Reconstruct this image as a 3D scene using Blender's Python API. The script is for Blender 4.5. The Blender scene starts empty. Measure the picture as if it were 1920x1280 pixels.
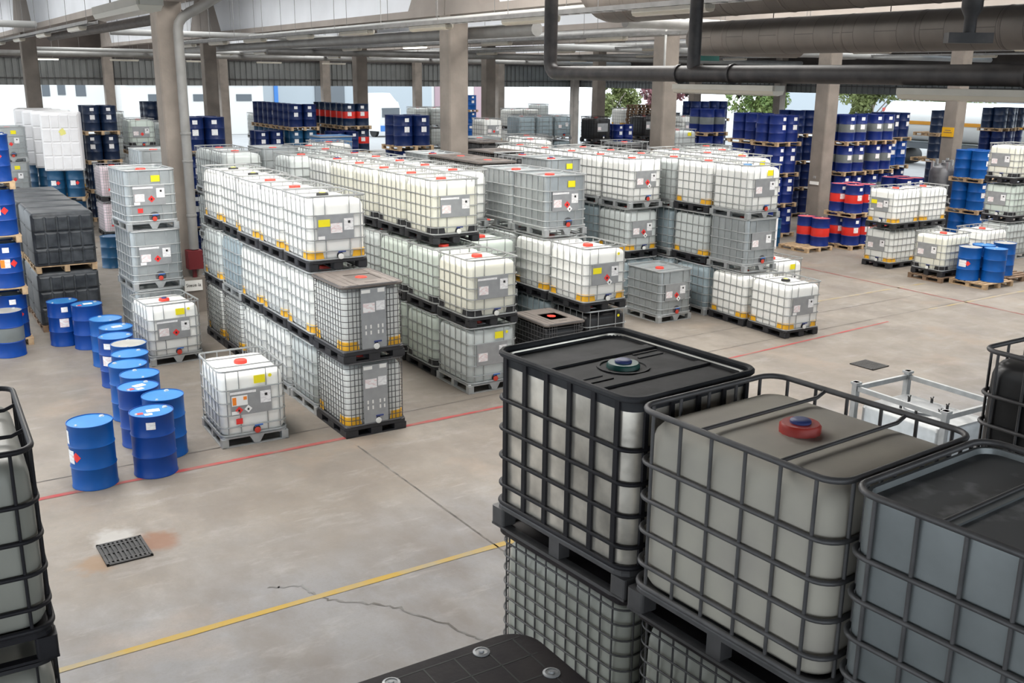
import bpy, bmesh, math, random
from mathutils import Vector, Matrix
R_ = math.radians
PI = math.pi
scn = bpy.context.scene
COL = scn.collection
rnd = random.Random(7)

# ------------------------------------------------------------------ camera
PITCH, ROLL, YAW, CAMH, FPX = 0.2623, 0.0106, 0.5693, 5.28, 1849.88
fw = Vector((math.sin(YAW)*math.cos(PITCH), math.cos(YAW)*math.cos(PITCH), -math.sin(PITCH)))
rt = Vector((math.cos(YAW), -math.sin(YAW), 0))
up = rt.cross(fw)
r2 = rt*math.cos(ROLL) + up*math.sin(ROLL)
u2 = -rt*math.sin(ROLL) + up*math.cos(ROLL)
cd = bpy.data.cameras.new('camera'); cam = bpy.data.objects.new('camera', cd); COL.objects.link(cam)
cam.matrix_world = Matrix(((r2.x, u2.x, -fw.x, 0), (r2.y, u2.y, -fw.y, 0), (r2.z, u2.z, -fw.z, CAMH), (0, 0, 0, 1)))
cd.sensor_fit = 'HORIZONTAL'; cd.sensor_width = 36; cd.lens = FPX/1920*36
cd.clip_start = 0.05; cd.clip_end = 1000
scn.camera = cam

# ------------------------------------------------------------------ world, light, exposure
scn.view_settings.view_transform = 'Standard'; scn.view_settings.look = 'None'
scn.view_settings.gamma = 1; scn.view_settings.exposure = 0.15
W = bpy.data.worlds.new('sky'); scn.world = W; W.use_nodes = True
bg = W.node_tree.nodes['Background']; bg.inputs[0].default_value = (0.86, 0.94, 1.0, 1); bg.inputs[1].default_value = 3.0
SKY = 1.0
def area(name, x, y, z, sx, sy, power, col=(1, .955, .89)):
    l = bpy.data.lights.new(name, 'AREA'); l.shape = 'RECTANGLE'; l.size = sx; l.size_y = sy; l.energy = power*SKY; l.color = col
    o = bpy.data.objects.new(name, l); COL.objects.link(o); o.location = (x, y, z); return o
def portal(name, loc, rot, sx, sy):
    l = bpy.data.lights.new(name, 'AREA'); l.shape = 'RECTANGLE'; l.size = sx; l.size_y = sy; l.cycles.is_portal = True
    o = bpy.data.objects.new(name, l); COL.objects.link(o); o.location = loc; o.rotation_euler = rot
portal('opening_left', (-8.3, 25, 3.0), (0, -PI/2, 0), 4.0, 66)
portal('opening_rear', (12, -8.3, 5.0), (PI/2, 0, 0), 40, 4.2)
portal('opening_far', (20, 67.3, 2.25), (-PI/2, 0, 0), 57, 4.5)
portal('opening_right', (49.2, 40, 2.25), (0, PI/2, 0), 4.5, 53)
BEAMX = [5.7+7.1*k for k in range(-1, 7)]
BAYX = [5.7+7.1*k-3.55 for k in range(0, 7)]
SKYY = [(15.1, 5.7), (31.0, 7), (56.0, 10)]
for i, bx in enumerate(BAYX[:6]):
    for (yc, hl) in SKYY:
        area('skylight_daylight', bx, yc, 8.62, 2.6, hl*2, (195 if i < 5 else 115)*hl if yc < 25 else 62*hl)

# ------------------------------------------------------------------ mesh kit
class MB:
    def __init__(s): s.v = []; s.f = []; s.m = []
    def add(s, vs, fs, mi=0):
        b = len(s.v); s.v += [tuple(p) for p in vs]; s.f += [tuple(b+i for i in q) for q in fs]; s.m += [mi]*len(fs)
    def box(s, x0, x1, y0, y1, z0, z1, mi=0):
        s.add([(x0,y0,z0),(x1,y0,z0),(x1,y1,z0),(x0,y1,z0),(x0,y0,z1),(x1,y0,z1),(x1,y1,z1),(x0,y1,z1)],
              [(0,3,2,1),(4,5,6,7),(0,1,5,4),(1,2,6,5),(2,3,7,6),(3,0,4,7)], mi)
    def cbox(s, c, d, mi=0): s.box(c[0]-d[0]/2, c[0]+d[0]/2, c[1]-d[1]/2, c[1]+d[1]/2, c[2]-d[2]/2, c[2]+d[2]/2, mi)
    def loft(s, loops, cb=True, ct=True, mi=0, closed=True):
        n = len(loops[0]); vs = [p for l in loops for p in l]; fs = []
        for k in range(len(loops)-1):
            for i in range(n if closed else n-1):
                j = (i+1) % n; fs.append((k*n+i, k*n+j, (k+1)*n+j, (k+1)*n+i))
        if cb: fs.append(tuple(range(n-1, -1, -1)))
        if ct: fs.append(tuple((len(loops)-1)*n+i for i in range(n)))
        s.add(vs, fs, mi)
    def tube(s, pts, r, n=6, closed=False, mi=0, flat=1.0):
        pts = [Vector(p) for p in pts]; N = len(pts); loops = []; prev = None
        for i, p in enumerate(pts):
            a = pts[i-1] if (i > 0 or closed) else p; b = pts[(i+1) % N] if (i < N-1 or closed) else p
            t = (b-a).normalized()
            if prev is None:
                ref = Vector((0, 0, 1)) if abs(t.z) < .9 else Vector((1, 0, 0))
                nrm = (ref - t*ref.dot(t)).normalized()
            else:
                nrm = (prev - t*prev.dot(t)).normalized()
            prev = nrm; bi = t.cross(nrm)
            loops.append([p + nrm*(r*flat*math.cos(2*PI*k/n+PI/n)) + bi*(r*math.sin(2*PI*k/n+PI/n)) for k in range(n)])
        if closed: loops.append(loops[0])
        s.loft(loops, not closed, not closed, mi)
    def lathe(s, prof, n=24, c=(0, 0, 0), mi=0, cb=True, ct=True, ax='z'):
        loops = []
        for r, z in prof:
            l = []
            for k in range(n):
                a = 2*PI*k/n; x, y = r*math.cos(a), r*math.sin(a)
                if ax == 'z': l.append((c[0]+x, c[1]+y, c[2]+z))
                elif ax == 'y': l.append((c[0]+x, c[1]-z, c[2]+y))
                else: l.append((c[0]+z, c[1]+x, c[2]+y))
            loops.append(l)
        s.loft(loops, cb, ct, mi)
    def merge(s, o, mi=0): s.add(o.v, o.f, mi)
    def shift(s, dx=0, dy=0, dz=0): s.v = [(x+dx, y+dy, z+dz) for x, y, z in s.v]; return s
    def mesh(s, name, mats, smooth=True):
        me = bpy.data.meshes.new(name); me.from_pydata(s.v, [], s.f)
        for m in (mats if isinstance(mats, (list, tuple)) else [mats]): me.materials.append(m)
        if any(s.m): me.polygons.foreach_set('material_index', s.m)
        if smooth:
            me.polygons.foreach_set('use_smooth', [True]*len(s.f)); me.set_sharp_from_angle(angle=R_(38))
        me.update(); return me

def rr(hx, hy, r, n=4, z=None):
    out = []
    for cx, cy, a0 in ((hx-r, hy-r, 0), (-hx+r, hy-r, 90), (-hx+r, -hy+r, 180), (hx-r, -hy+r, 270)):
        for k in range(n+1):
            a = R_(a0+90*k/n); p = (cx+r*math.cos(a), cy+r*math.sin(a)); out.append(p if z is None else (p[0], p[1], z))
    return out
def rbox(mb, hx, hy, r, prof, n=4, cx=0, cy=0, mi=0, cb=True, ct=True):
    loops = []
    for ins, z in prof:
        loops.append([(x+cx, y+cy, z) for x, y in rr(hx-ins, hy-ins, max(r-ins*.6, .012), n)])
    mb.loft(loops, cb, ct, mi)

def link(name, me, parent=None, loc=(0, 0, 0), rz=0):
    o = bpy.data.objects.new(name, me); COL.objects.link(o); o.location = loc; o.rotation_euler = (0, 0, rz)
    if parent is not None: o.parent = parent
    return o
def empty(name, loc, rz=0):
    o = bpy.data.objects.new(name, None); COL.objects.link(o); o.location = loc; o.rotation_euler = (0, 0, rz); o.empty_display_size = .1; return o
LAB = {}
def tag(o, label, cat, group=None, kind=None):
    o['label'] = label; o['category'] = cat
    if group: o['group'] = group
    if kind: o['kind'] = kind
    return o
def struct(name, mb, mat, smooth=False, label=None):
    o = link(name, mb.mesh(name, mat, smooth)); o['kind'] = 'structure'
    if label: o['label'] = label; o['category'] = name.split('_')[0]
    return o
def copy_tree(o, parent=None):
    c = o.copy(); COL.objects.link(c)
    if parent is not None: c.parent = parent
    for ch in list(o.children): copy_tree(ch, c)
    return c

# ------------------------------------------------------------------ materials
def mat(name, col, rough=.5, metal=0.0, noise=0.0, nscale=6.0, bump=0.0, bscale=30.0, col2=None, coord='Object', spec=None, emit=None, es=0, coat=0, lo=.35, hi=.7):
    m = bpy.data.materials.new(name); m.use_nodes = True; nt = m.node_tree; b = nt.nodes['Principled BSDF']
    b.inputs['Base Color'].default_value = (*col, 1); b.inputs['Roughness'].default_value = rough; b.inputs['Metallic'].default_value = metal
    if spec is not None: b.inputs['Specular IOR Level'].default_value = spec
    if coat: b.inputs['Coat Weight'].default_value = coat
    if emit: b.inputs['Emission Color'].default_value = (*emit, 1); b.inputs['Emission Strength'].default_value = es
    if noise or bump:
        tc = nt.nodes.new('ShaderNodeTexCoord')
    if noise:
        nz = nt.nodes.new('ShaderNodeTexNoise'); nz.inputs['Scale'].default_value = nscale; nz.inputs['Detail'].default_value = 5
        nt.links.new(tc.outputs[coord], nz.inputs['Vector'])
        rp = nt.nodes.new('ShaderNodeMapRange'); rp.inputs[1].default_value = lo; rp.inputs[2].default_value = hi
        nt.links.new(nz.outputs['Fac'], rp.inputs[0])
        mx = nt.nodes.new('ShaderNodeMix'); mx.data_type = 'RGBA'
        c2 = col2 if col2 else tuple(c*(1-noise) for c in col)
        mx.inputs[6].default_value = (*col, 1); mx.inputs[7].default_value = (*c2, 1)
        nt.links.new(rp.outputs[0], mx.inputs[0]); nt.links.new(mx.outputs[2], b.inputs['Base Color'])
    if bump:
        nb = nt.nodes.new('ShaderNodeTexNoise'); nb.inputs['Scale'].default_value = bscale; nb.inputs['Detail'].default_value = 3
        nt.links.new(tc.outputs[coord], nb.inputs['Vector'])
        bp = nt.nodes.new('ShaderNodeBump'); bp.inputs['Strength'].default_value = bump; bp.inputs['Distance'].default_value = .02
        nt.links.new(nb.outputs['Fac'], bp.inputs['Height']); nt.links.new(bp.outputs[0], b.inputs['Normal'])
    return m
M = {}
def D(k, *a, **kw): M[k] = mat(k, *a, **kw)
D('white_hdpe', (.82, .83, .80), .42, noise=.06, nscale=3)
D('bright_hdpe', (.92, .92, .885), .42, noise=.04, nscale=3)
D('cream_hdpe', (.84, .83, .72), .42, noise=.06, nscale=3)
D('pale_green_hdpe', (.62, .69, .63), .42, noise=.1, nscale=3)
D('grey_hdpe', (.60, .64, .63), .4, noise=.12, nscale=3)
D('blue_grey_hdpe', (.33, .41, .45), .4, noise=.15, nscale=3)
D('pink_hdpe', (.85, .70, .74), .42, noise=.1, nscale=4)
D('black_hdpe', (.018, .018, .02), .38, noise=.3, nscale=5)
D('shaded_white_hdpe', (.50, .47, .40), .6, spec=.15, noise=.22, nscale=2.2, col2=(.40, .37, .33))  # white tank darkened: the shade over the foreground is put into its colour
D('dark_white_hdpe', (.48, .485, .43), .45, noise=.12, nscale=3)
D('sheet_steel', (.42, .45, .46), .38, .55, noise=.18, nscale=4, bump=.1, bscale=6)
D('shiny_sheet', (.84, .78, .69), .28, .6, noise=.5, nscale=4, bump=.45, bscale=3.2)
D('dull_sheet', (.235, .255, .26), .36, .35, noise=.25, nscale=3, bump=.12, bscale=4)
D('cage_steel', (.36, .37, .37), .42, .45, noise=.15, nscale=10)
D('dark_cage', (.115, .112, .115), .5, .4, noise=.3, nscale=9)
D('black_cage', (.022, .021, .025), .5, .1, spec=.25, noise=.3, nscale=9)
D('galvanised', (.47, .485, .49), .4, .5, noise=.2, nscale=9)
D('plate_steel', (.36, .37, .38), .4, .3, noise=.12, nscale=8)
D('dark_steel', (.17, .17, .18), .4, .5, noise=.4, nscale=5)
D('black_plastic', (.022, .022, .026), .5, noise=.3, nscale=8)
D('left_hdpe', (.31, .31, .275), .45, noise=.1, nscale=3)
D('dark_lid', (.026, .022, .025), .6, spec=.12, noise=.5, nscale=4, bump=.1, col2=(.042, .036, .036))
D('brown_lid', (.17, .145, .13), .6, noise=.25, nscale=5)
D('lid_recess', (.105, .09, .08), .65, noise=.3, nscale=6)
D('worn_black_lid', (.024, .025, .028), .6, spec=.12, noise=.6, nscale=3.2, col2=(.06, .06, .064), bump=.12, bscale=9)
D('worn_steel_lid', (.10, .105, .11), .45, .2, noise=.6, nscale=5, col2=(.26, .27, .28), lo=.5, hi=.66)
D('yellow_guard', (.90, .47, .02), .45, noise=.15, nscale=8)
D('red_cap', (.72, .055, .035), .42)
D('dark_red_cap', (.42, .03, .02), .42)
D('yellow_cap', (.62, .60, .18), .45)
D('blue_cap', (.08, .20, .38), .45)
D('green_cap', (.008, .09, .075), .42)
D('hub_blue', (.03, .05, .19), .45)
D('valve_blue', (.04, .13, .42), .45)
D('valve_red', (.55, .05, .03), .45)
D('valve_white', (.75, .75, .72), .45)
D('paper', (.86, .86, .85), .7)
D('yellow_paper', (.90, .78, .01), .6)
D('pale_yellow_paper', (.85, .80, .25), .6)
D('hazard_red', (.80, .04, .035), .5)
D('hazard_orange', (.92, .25, .02), .5)
D('ink', (.02, .02, .02), .6)
D('drum_blue', (.004, .085, .34), .38, noise=.12, nscale=3, spec=.3)
D('drum_blue_deep', (.004, .05, .27), .38, noise=.12, nscale=3, spec=.3)
D('drum_navy', (.005, .018, .095), .36, noise=.15, nscale=3, spec=.3)
D('drum_dark', (.006, .020, .06), .32, noise=.2, nscale=3)
D('drum_royal', (.008, .024, .16), .36, noise=.12, nscale=3, spec=.3)
D('drum_teal', (.010, .075, .17), .35, noise=.12, nscale=3)
D('tank_blue', (.03, .15, .36), .4, noise=.1, nscale=3)
D('drum_grey', (.17, .19, .19), .4, noise=.15, nscale=5)
D('drum_red', (.68, .03, .02), .35, noise=.1, nscale=5)
D('lid_blue', (.03, .19, .46), .35, noise=.18, nscale=4)
D('lid_grey', (.36, .35, .32), .45, noise=.25, nscale=4)
D('lid_red', (.62, .10, .10), .4, noise=.15, nscale=4)
D('bung_metal', (.62, .63, .62), .35, .7)
D('wood', (.52, .37, .22), .75, noise=.35, nscale=9, col2=(.33, .22, .13))
D('dark_wood', (.25, .16, .10), .8, noise=.4, nscale=9)
D('film', (.40, .45, .5), .15, noise=.4, nscale=5)
D('wrapped_black', (.028, .032, .038), .4, spec=.25, noise=.5, nscale=4, col2=(.075, .082, .09), bump=.15, bscale=8)
D('wrapped_white', (.88, .87, .88), .3, noise=.06, nscale=4)
D('column_concrete', (.255, .22, .19), .85, noise=.3, nscale=1.6, bump=.15, bscale=20)
D('beam_concrete', (.36, .32, .29), .85, noise=.22, nscale=.8)
D('beam_web_lit', (.84, .86, .90), .8, noise=.12, nscale=.6)  # paler than the beam concrete: skylight brightness put into the web colour
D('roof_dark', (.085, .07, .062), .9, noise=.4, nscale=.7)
D('duct', (.13, .108, .095), .65, noise=.35, nscale=2.5)
D('dark_pipe', (.014, .012, .013), .5, noise=.5, nscale=6, col2=(.05, .042, .04))
D('grey_pipe', (.27, .265, .255), .45, .2, noise=.2, nscale=3)
D('white_pipe', (.36, .36, .35), .45, noise=.1, nscale=3)
D('tray_metal', (.26, .255, .25), .45, .4, noise=.25, nscale=5)
D('lamp_shell', (.46, .43, .37), .4, noise=.15, nscale=4)
D('lamp_diffuser', (.52, .47, .38), .3)
D('lamp_lit', (.9, .9, .85), .3, emit=(1, .97, .88), es=3.0)
D('cladding', (.15, .155, .15), .6, .1, noise=.2, nscale=1)
D('wall_paint', (.30, .29, .28), .8)
D('hydrant_red', (.13, .012, .016), .5)
D('sign_white', (.8, .79, .76), .6)
D('sign_yellow', (.75, .40, .01), .55)
D('ext_white', (.66, .65, .63), .8)
D('ext_blue_white', (.38, .42, .45), .8)
D('ext_pink', (.40, .28, .31), .8)
D('ext_window', (.12, .135, .15), .3)
D('ext_blue', (.05, .20, .55), .5)
D('ext_navy', (.12, .16, .40), .5)
D('ext_red', (.55, .12, .10), .5)
D('tanker_white', (.72, .72, .7), .35)
D('tanker_orange', (.5, .22, .02), .4)
D('tyre', (.02, .02, .02), .7)
D('asphalt', (.34, .34, .34), .9, noise=.1, nscale=1)
D('leaf_green', (.10, .17, .04), .6, noise=.5, nscale=1.2, col2=(.20, .24, .07))
D('leaf_pale', (.22, .26, .09), .6, noise=.4, nscale=1.2)
D('leaf_red', (.30, .13, .14), .6, noise=.4, nscale=1.2)
D('bark', (.28, .24, .2), .9)
D('line_red', (.31, .04, .04), .8, noise=.75, nscale=2.6, col2=(.24, .12, .10), lo=.42, hi=.66)
D('line_darkred', (.20, .04, .035), .8, noise=.7, nscale=2.5, col2=(.22, .13, .11), lo=.4, hi=.7)
D('line_yellow', (.37, .24, .04), .8, noise=.8, nscale=2.2, col2=(.28, .235, .15), lo=.40, hi=.66)
D('line_faint', (.29, .22, .09), .8, noise=.9, nscale=2, col2=(.25, .22, .185), lo=.32, hi=.56)
D('joint', (.06, .055, .05), .9, noise=.8, nscale=4, col2=(.20, .18, .16))
D('crack', (.10, .09, .08), .9, noise=.9, nscale=3, col2=(.19, .185, .18), lo=.4, hi=.6)
D('grate_iron', (.05, .048, .047), .55, .4, noise=.4, nscale=20)
D('rust_concrete', (.40, .24, .13), .9, noise=.6, nscale=5)

def printed(name, base, ink, sx, sy):
    m = bpy.data.materials.new(name); m.use_nodes = True; nt = m.node_tree; b = nt.nodes['Principled BSDF']; b.inputs['Roughness'].default_value = .7
    tc = nt.nodes.new('ShaderNodeTexCoord'); mp = nt.nodes.new('ShaderNodeMapping'); mp.inputs['Rotation'].default_value = (PI/2, 0, 0)
    nt.links.new(tc.outputs['Object'], mp.inputs[0])
    br = nt.nodes.new('ShaderNodeTexBrick'); br.inputs['Scale'].default_value = sx; br.inputs['Mortar Size'].default_value = .045
    br.inputs['Color1'].default_value = (*ink, 1); br.inputs['Color2'].default_value = (*base, 1); br.inputs['Mortar'].default_value = (*base, 1)
    br.inputs['Bias'].default_value = .15; br.inputs['Brick Width'].default_value = .9; br.inputs['Row Height'].default_value = .35
    nt.links.new(mp.outputs[0], br.inputs[0]); nt.links.new(br.outputs[0], b.inputs['Base Color']); M[name] = m
printed('printed', (.86, .86, .86), (.62, .60, .62), 22, 1)
printed('printed_red', (.86, .85, .85), (.72, .48, .48), 18, 1)

def floor_mat():
    m = bpy.data.materials.new('concrete_floor'); m.use_nodes = True; nt = m.node_tree; N = nt.nodes; L = nt.links; b = N['Principled BSDF']
    tc = N.new('ShaderNodeTexCoord')
    def nz(scale, det, rough=.55, st=(1, 1, 1), rot=0):
        mp = N.new('ShaderNodeMapping'); mp.inputs['Scale'].default_value = st; mp.inputs['Rotation'].default_value = (0, 0, rot)
        L.new(tc.outputs['Object'], mp.inputs[0])
        n = N.new('ShaderNodeTexNoise'); n.inputs['Scale'].default_value = scale; n.inputs['Detail'].default_value = det; n.inputs['Roughness'].default_value = rough
        L.new(mp.outputs[0], n.inputs[0]); return n.outputs['Fac']
    def rng(s, a, c, o0=0, o1=1):
        r = N.new('ShaderNodeMapRange'); r.inputs[1].default_value = a; r.inputs[2].default_value = c; r.inputs[3].default_value = o0; r.inputs[4].default_value = o1; L.new(s, r.inputs[0]); return r.outputs[0]
    def mix(f, a, c, mode='MIX'):
        x = N.new('ShaderNodeMix'); x.data_type = 'RGBA'; x.blend_type = mode
        if isinstance(f, float): x.inputs[0].default_value = f
        else: L.new(f, x.inputs[0])
        for i, q in ((6, a), (7, c)):
            if isinstance(q, tuple): x.inputs[i].default_value = (*q, 1)
            else: L.new(q, x.inputs[i])
        return x.outputs[2]
    c = mix(rng(nz(.33, 6, .6), .36, .64), (.238, .208, .176), (.165, .14, .115))
    sp = N.new('ShaderNodeSeparateXYZ'); L.new(tc.outputs['Object'], sp.inputs[0])
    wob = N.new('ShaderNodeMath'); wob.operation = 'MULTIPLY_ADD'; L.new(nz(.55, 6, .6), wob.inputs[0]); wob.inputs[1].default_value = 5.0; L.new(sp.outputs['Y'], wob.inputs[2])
    c = mix(rng(wob.outputs[0], 11.6, 13.4, .85, 0), c, (.195, .191, .196))          # greyer band nearest the viewer
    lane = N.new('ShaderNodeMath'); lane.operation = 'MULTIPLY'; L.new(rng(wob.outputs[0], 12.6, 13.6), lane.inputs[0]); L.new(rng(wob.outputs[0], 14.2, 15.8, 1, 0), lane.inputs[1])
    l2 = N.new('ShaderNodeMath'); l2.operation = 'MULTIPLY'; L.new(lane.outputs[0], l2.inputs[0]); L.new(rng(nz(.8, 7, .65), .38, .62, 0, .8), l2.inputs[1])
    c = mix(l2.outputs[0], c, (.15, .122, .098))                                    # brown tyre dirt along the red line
    c = mix(rng(nz(1.1, 8, .65, (1, .55, 1), .4), .44, .62, 0, .75), c, (.145, .122, .103))
    c = mix(rng(nz(2.1, 8, .7, (.5, 1.2, 1)), .54, .74, 0, .6), c, (.30, .285, .27))
    c = mix(rng(nz(.6, 4, .5, (1, 1, 1), 1.1), .58, .70, 0, .45), c, (.27, .20, .145))
    c = mix(rng(nz(9, 8, .75), .42, .7, 0, .45), c, (.17, .155, .14))
    c = mix(rng(nz(4.0, 4, .6, (.25, 1.4, 1), .5), .64, .74, 0, .22), c, (.40, .385, .36))
    c = mix(rng(nz(38, 4, .7), .5, .8, 0, .35), c, (.13, .115, .10))
    # rust run-off and pale patching round the near drain grate
    nv = N.new('ShaderNodeTexNoise'); nv.inputs['Scale'].default_value = 5; nv.inputs['Detail'].default_value = 6; L.new(tc.outputs['Object'], nv.inputs[0])
    for (px, py, rad, colr, amt) in ((1.50, 10.86, .30, (.19, .115, .06), .8), (2.20, 11.08, .34, (.17, .082, .045), .9), (1.78, 11.42, .34, (.38, .37, .355), .6)):
        vm = N.new('ShaderNodeVectorMath'); vm.operation = 'DISTANCE'; L.new(tc.outputs['Object'], vm.inputs[0]); vm.inputs[1].default_value = (px, py, 0)
        ad = N.new('ShaderNodeMath'); ad.operation = 'MULTIPLY_ADD'; L.new(nv.outputs['Fac'], ad.inputs[0]); ad.inputs[1].default_value = .5; L.new(vm.outputs['Value'], ad.inputs[2])
        c = mix(rng(ad.outputs[0], rad*.55+.2, rad+.24, amt, 0), c, colr)
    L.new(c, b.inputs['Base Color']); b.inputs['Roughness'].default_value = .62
    rr_ = rng(nz(1.4, 5), .3, .7, .45, .8); L.new(rr_, b.inputs['Roughness'])
    bp = N.new('ShaderNodeBump'); bp.inputs['Strength'].default_value = .08; L.new(nz(25, 5), bp.inputs['Height']); L.new(bp.outputs[0], b.inputs['Normal'])
    M['floor'] = m
floor_mat()
m_ = bpy.data.materials.new('skylight_pane'); m_.use_nodes = True; nt_ = m_.node_tree; nt_.nodes.remove(nt_.nodes['Principled BSDF'])
tb_ = nt_.nodes.new('ShaderNodeBsdfTranslucent'); tb_.inputs[0].default_value = (.8, .82, .84, 1); nt_.links.new(tb_.outputs[0], nt_.nodes['Material Output'].inputs[0]); M['skylight_pane'] = m_
def seam_mat(name, base, dark, sx):
    m = bpy.data.materials.new(name); m.use_nodes = True; nt = m.node_tree; N = nt.nodes; L = nt.links; b = N['Principled BSDF']; b.inputs['Roughness'].default_value = .6
    tc = N.new('ShaderNodeTexCoord'); br = N.new('ShaderNodeTexBrick'); mp = N.new('ShaderNodeMapping'); mp.inputs['Rotation'].default_value = (0, PI/2, 0)
    L.new(tc.outputs['Object'], mp.inputs[0]); L.new(mp.outputs[0], br.inputs[0])
    br.inputs['Scale'].default_value = sx; br.inputs['Mortar Size'].default_value = .008; br.inputs['Color1'].default_value = (*base, 1)
    br.inputs['Color2'].default_value = tuple(c*.85 for c in base)+(1,); br.inputs['Mortar'].default_value = (*dark, 1)
    nz = N.new('ShaderNodeTexNoise'); nz.inputs['Scale'].default_value = 2.2; nz.inputs['Detail'].default_value = 6; L.new(tc.outputs['Object'], nz.inputs[0])
    mx = N.new('ShaderNodeMix'); mx.data_type = 'RGBA'; mx.blend_type = 'MULTIPLY'; mx.inputs[0].default_value = .6; L.new(br.outputs[0], mx.inputs[6]); L.new(nz.outputs['Fac'], mx.inputs[7])
    br.inputs['Brick Width'].default_value = 1.4; br.inputs['Row Height'].default_value = .5
    L.new(mx.outputs[2], b.inputs['Base Color']); M[name] = m
seam_mat('duct_seams', (.165, .14, .122), (.07, .058, .05), 1.4)

# ------------------------------------------------------------------ setting
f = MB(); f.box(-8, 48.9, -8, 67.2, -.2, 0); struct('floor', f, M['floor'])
def column(i, x, y, a=.55, z1=6.75):
    c = MB(); h = a/2
    ch = .03
    pr = [(h, -h+ch), (h, h-ch), (h-ch, h), (-h+ch, h), (-h, h-ch), (-h, -h+ch), (-h+ch, -h), (h-ch, -h)]
    c.loft([[(x+p, y+q, z) for p, q in pr] for z in (0, z1)])
    o = struct('column', c, M['column_concrete']); return o
YS = (1.1, 22.9, 44.7, 66.5)
for yy in YS[1:]:
    for k, bx in enumerate(BEAMX[1:]):
        column(k, bx, yy)
# roof beams along the depth of the hall: tapered concrete I-beams
for bx in BEAMX:
    for j in range(3):
        y0, y1 = YS[j]+.02, YS[j+1]-.02
        b = MB()
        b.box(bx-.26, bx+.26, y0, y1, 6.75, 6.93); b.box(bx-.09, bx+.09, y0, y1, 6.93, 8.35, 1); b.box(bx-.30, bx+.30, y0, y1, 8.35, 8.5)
        for e, s in ((y0, 1), (y1, -1)):     # solid haunched ends
            pr = [(e, 6.93), (e+s*2.4, 6.93), (e+s*1.3, 8.35), (e, 8.35)]
            for sx in (-1, 1):
                v = [(bx+sx*.08, p, q) for p, q in pr]+[(bx+sx*.25, p, q) for p, q in (pr[0], (e+s*1.7, 6.93), (e+s*.7, 8.35), pr[3])]
                b.add(v, [(0,1,2,3),(7,6,5,4),(0,4,5,1),(1,5,6,2),(2,6,7,3),(3,7,4,0)])
        struct('roof_beam', b, [M['beam_concrete'], M['beam_web_lit']])
# roof slab with skylight openings, purlins
for i in range(len(BEAMX)-1):
    xa, xb = BEAMX[i], BEAMX[i+1]; xc = (xa+xb)/2
    b = MB(); b.box(xa, xc-1.3, 7.5, 67, 8.7, 8.85); b.box(xc+1.3, xb, 7.5, 67, 8.7, 8.85)
    y = 7.5
    for yc, hl in SKYY:
        b.box(xc-1.3, xc+1.3, y, yc-hl, 8.7, 8.85); y = yc+hl
    b.box(xc-1.3, xc+1.3, y, 67, 8.7, 8.85)
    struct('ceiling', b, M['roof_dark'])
    for yc, hl in SKYY:
        b = MB(); b.box(xc-1.32, xc+1.32, yc-hl, yc+hl, 8.86, 8.88); struct('window_skylight', b, M['skylight_pane'])
# lower ceiling and roof step, unseen, added to keep skylight off the foreground tanks
b = MB(); b.box(-8, 48.9, -8, 7.6, 7.3, 7.4); b.box(-8, 48.9, 7.5, 7.6, 7.4, 8.85); struct('ceiling_low_shade', b, M['roof_dark'])
for k in range(2, 22):
    y = 2.0+k*3.0
    b = MB(); b.box(-1.4, 48.5, y-.1, y+.1, 8.5, 8.7); struct('roof_purlin', b, M['roof_dark'])
# sides out of the frame, with open bands added to let daylight in
b = MB(); b.box(-8.2, -8, -8, 67, 0, 1.0); b.box(-8.2, -8, -8, 67, 5.0, 8.7); struct('wall_left', b, M['wall_paint'])
b = MB(); b.box(-8, 49, -8.2, -8, 0, 2.9); b.box(-8, 49, -8.2, -8, 7.1, 8.7); b.box(32, 49, -8.2, -8, 2.9, 7.1); struct('wall_rear', b, M['wall_paint'])
b = MB(); b.box(48.7, 48.9, -8, 14, 0, 8.7); struct('wall_right', b, M['wall_paint'])
# corrugated lintel cladding at the far and right openings
def cladding(name, p0, p1, z0, z1, inward):
    b = MB(); d = (Vector(p1)-Vector(p0)); n = int(d.length/.38); u = d.normalized(); w = Vector(inward)
    loops0 = []; loops1 = []
    for i in range(n):
        s = i*.38
        for ds, off in ((0, 0), (.26, 0), (.29, -.06), (.35, -.06)):
            q = Vector(p0)+u*(s+ds)+w*off; loops0.append((q.x, q.y, z0)); loops1.append((q.x, q.y, z1))
    b.loft([loops0, loops1], False, False, closed=False)
    back = Vector(p0)-w*.12; e = Vector(p1)-w*.12
    b.add([(back.x, back.y, z0), (e.x, e.y, z0), (e.x, e.y, z1), (back.x, back.y, z1)], [(0, 1, 2, 3)])
    struct(name, b, M['cladding'])
    r = MB(); q0 = Vector(p0)+w*.06; q1 = Vector(p1)+w*.06
    r.tube([(q0.x, q0.y, z0+.42), (q1.x, q1.y, z0+.42)], .035, 4); r.tube([(q0.x, q0.y, z1), (q1.x, q1.y, z1)], .05, 4)
    struct('trim_1' if 'far' in name else 'trim_2', r, M['dark_pipe'])
cladding('wall_far', (-8, 66.95), (48.8, 66.95), 4.5, 6.1, (0, -1))
cladding('wall_right_cladding', (48.75, 66.9), (48.75, 14), 4.5, 6.1, (-1, 0))
b = MB(); b.box(-8, 48.8, 67.0, 67.2, 6.1, 8.7); b.box(48.9, 49.1, 14, 67, 6.1, 8.7); struct('wall_far_upper', b, M['roof_dark'])

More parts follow.
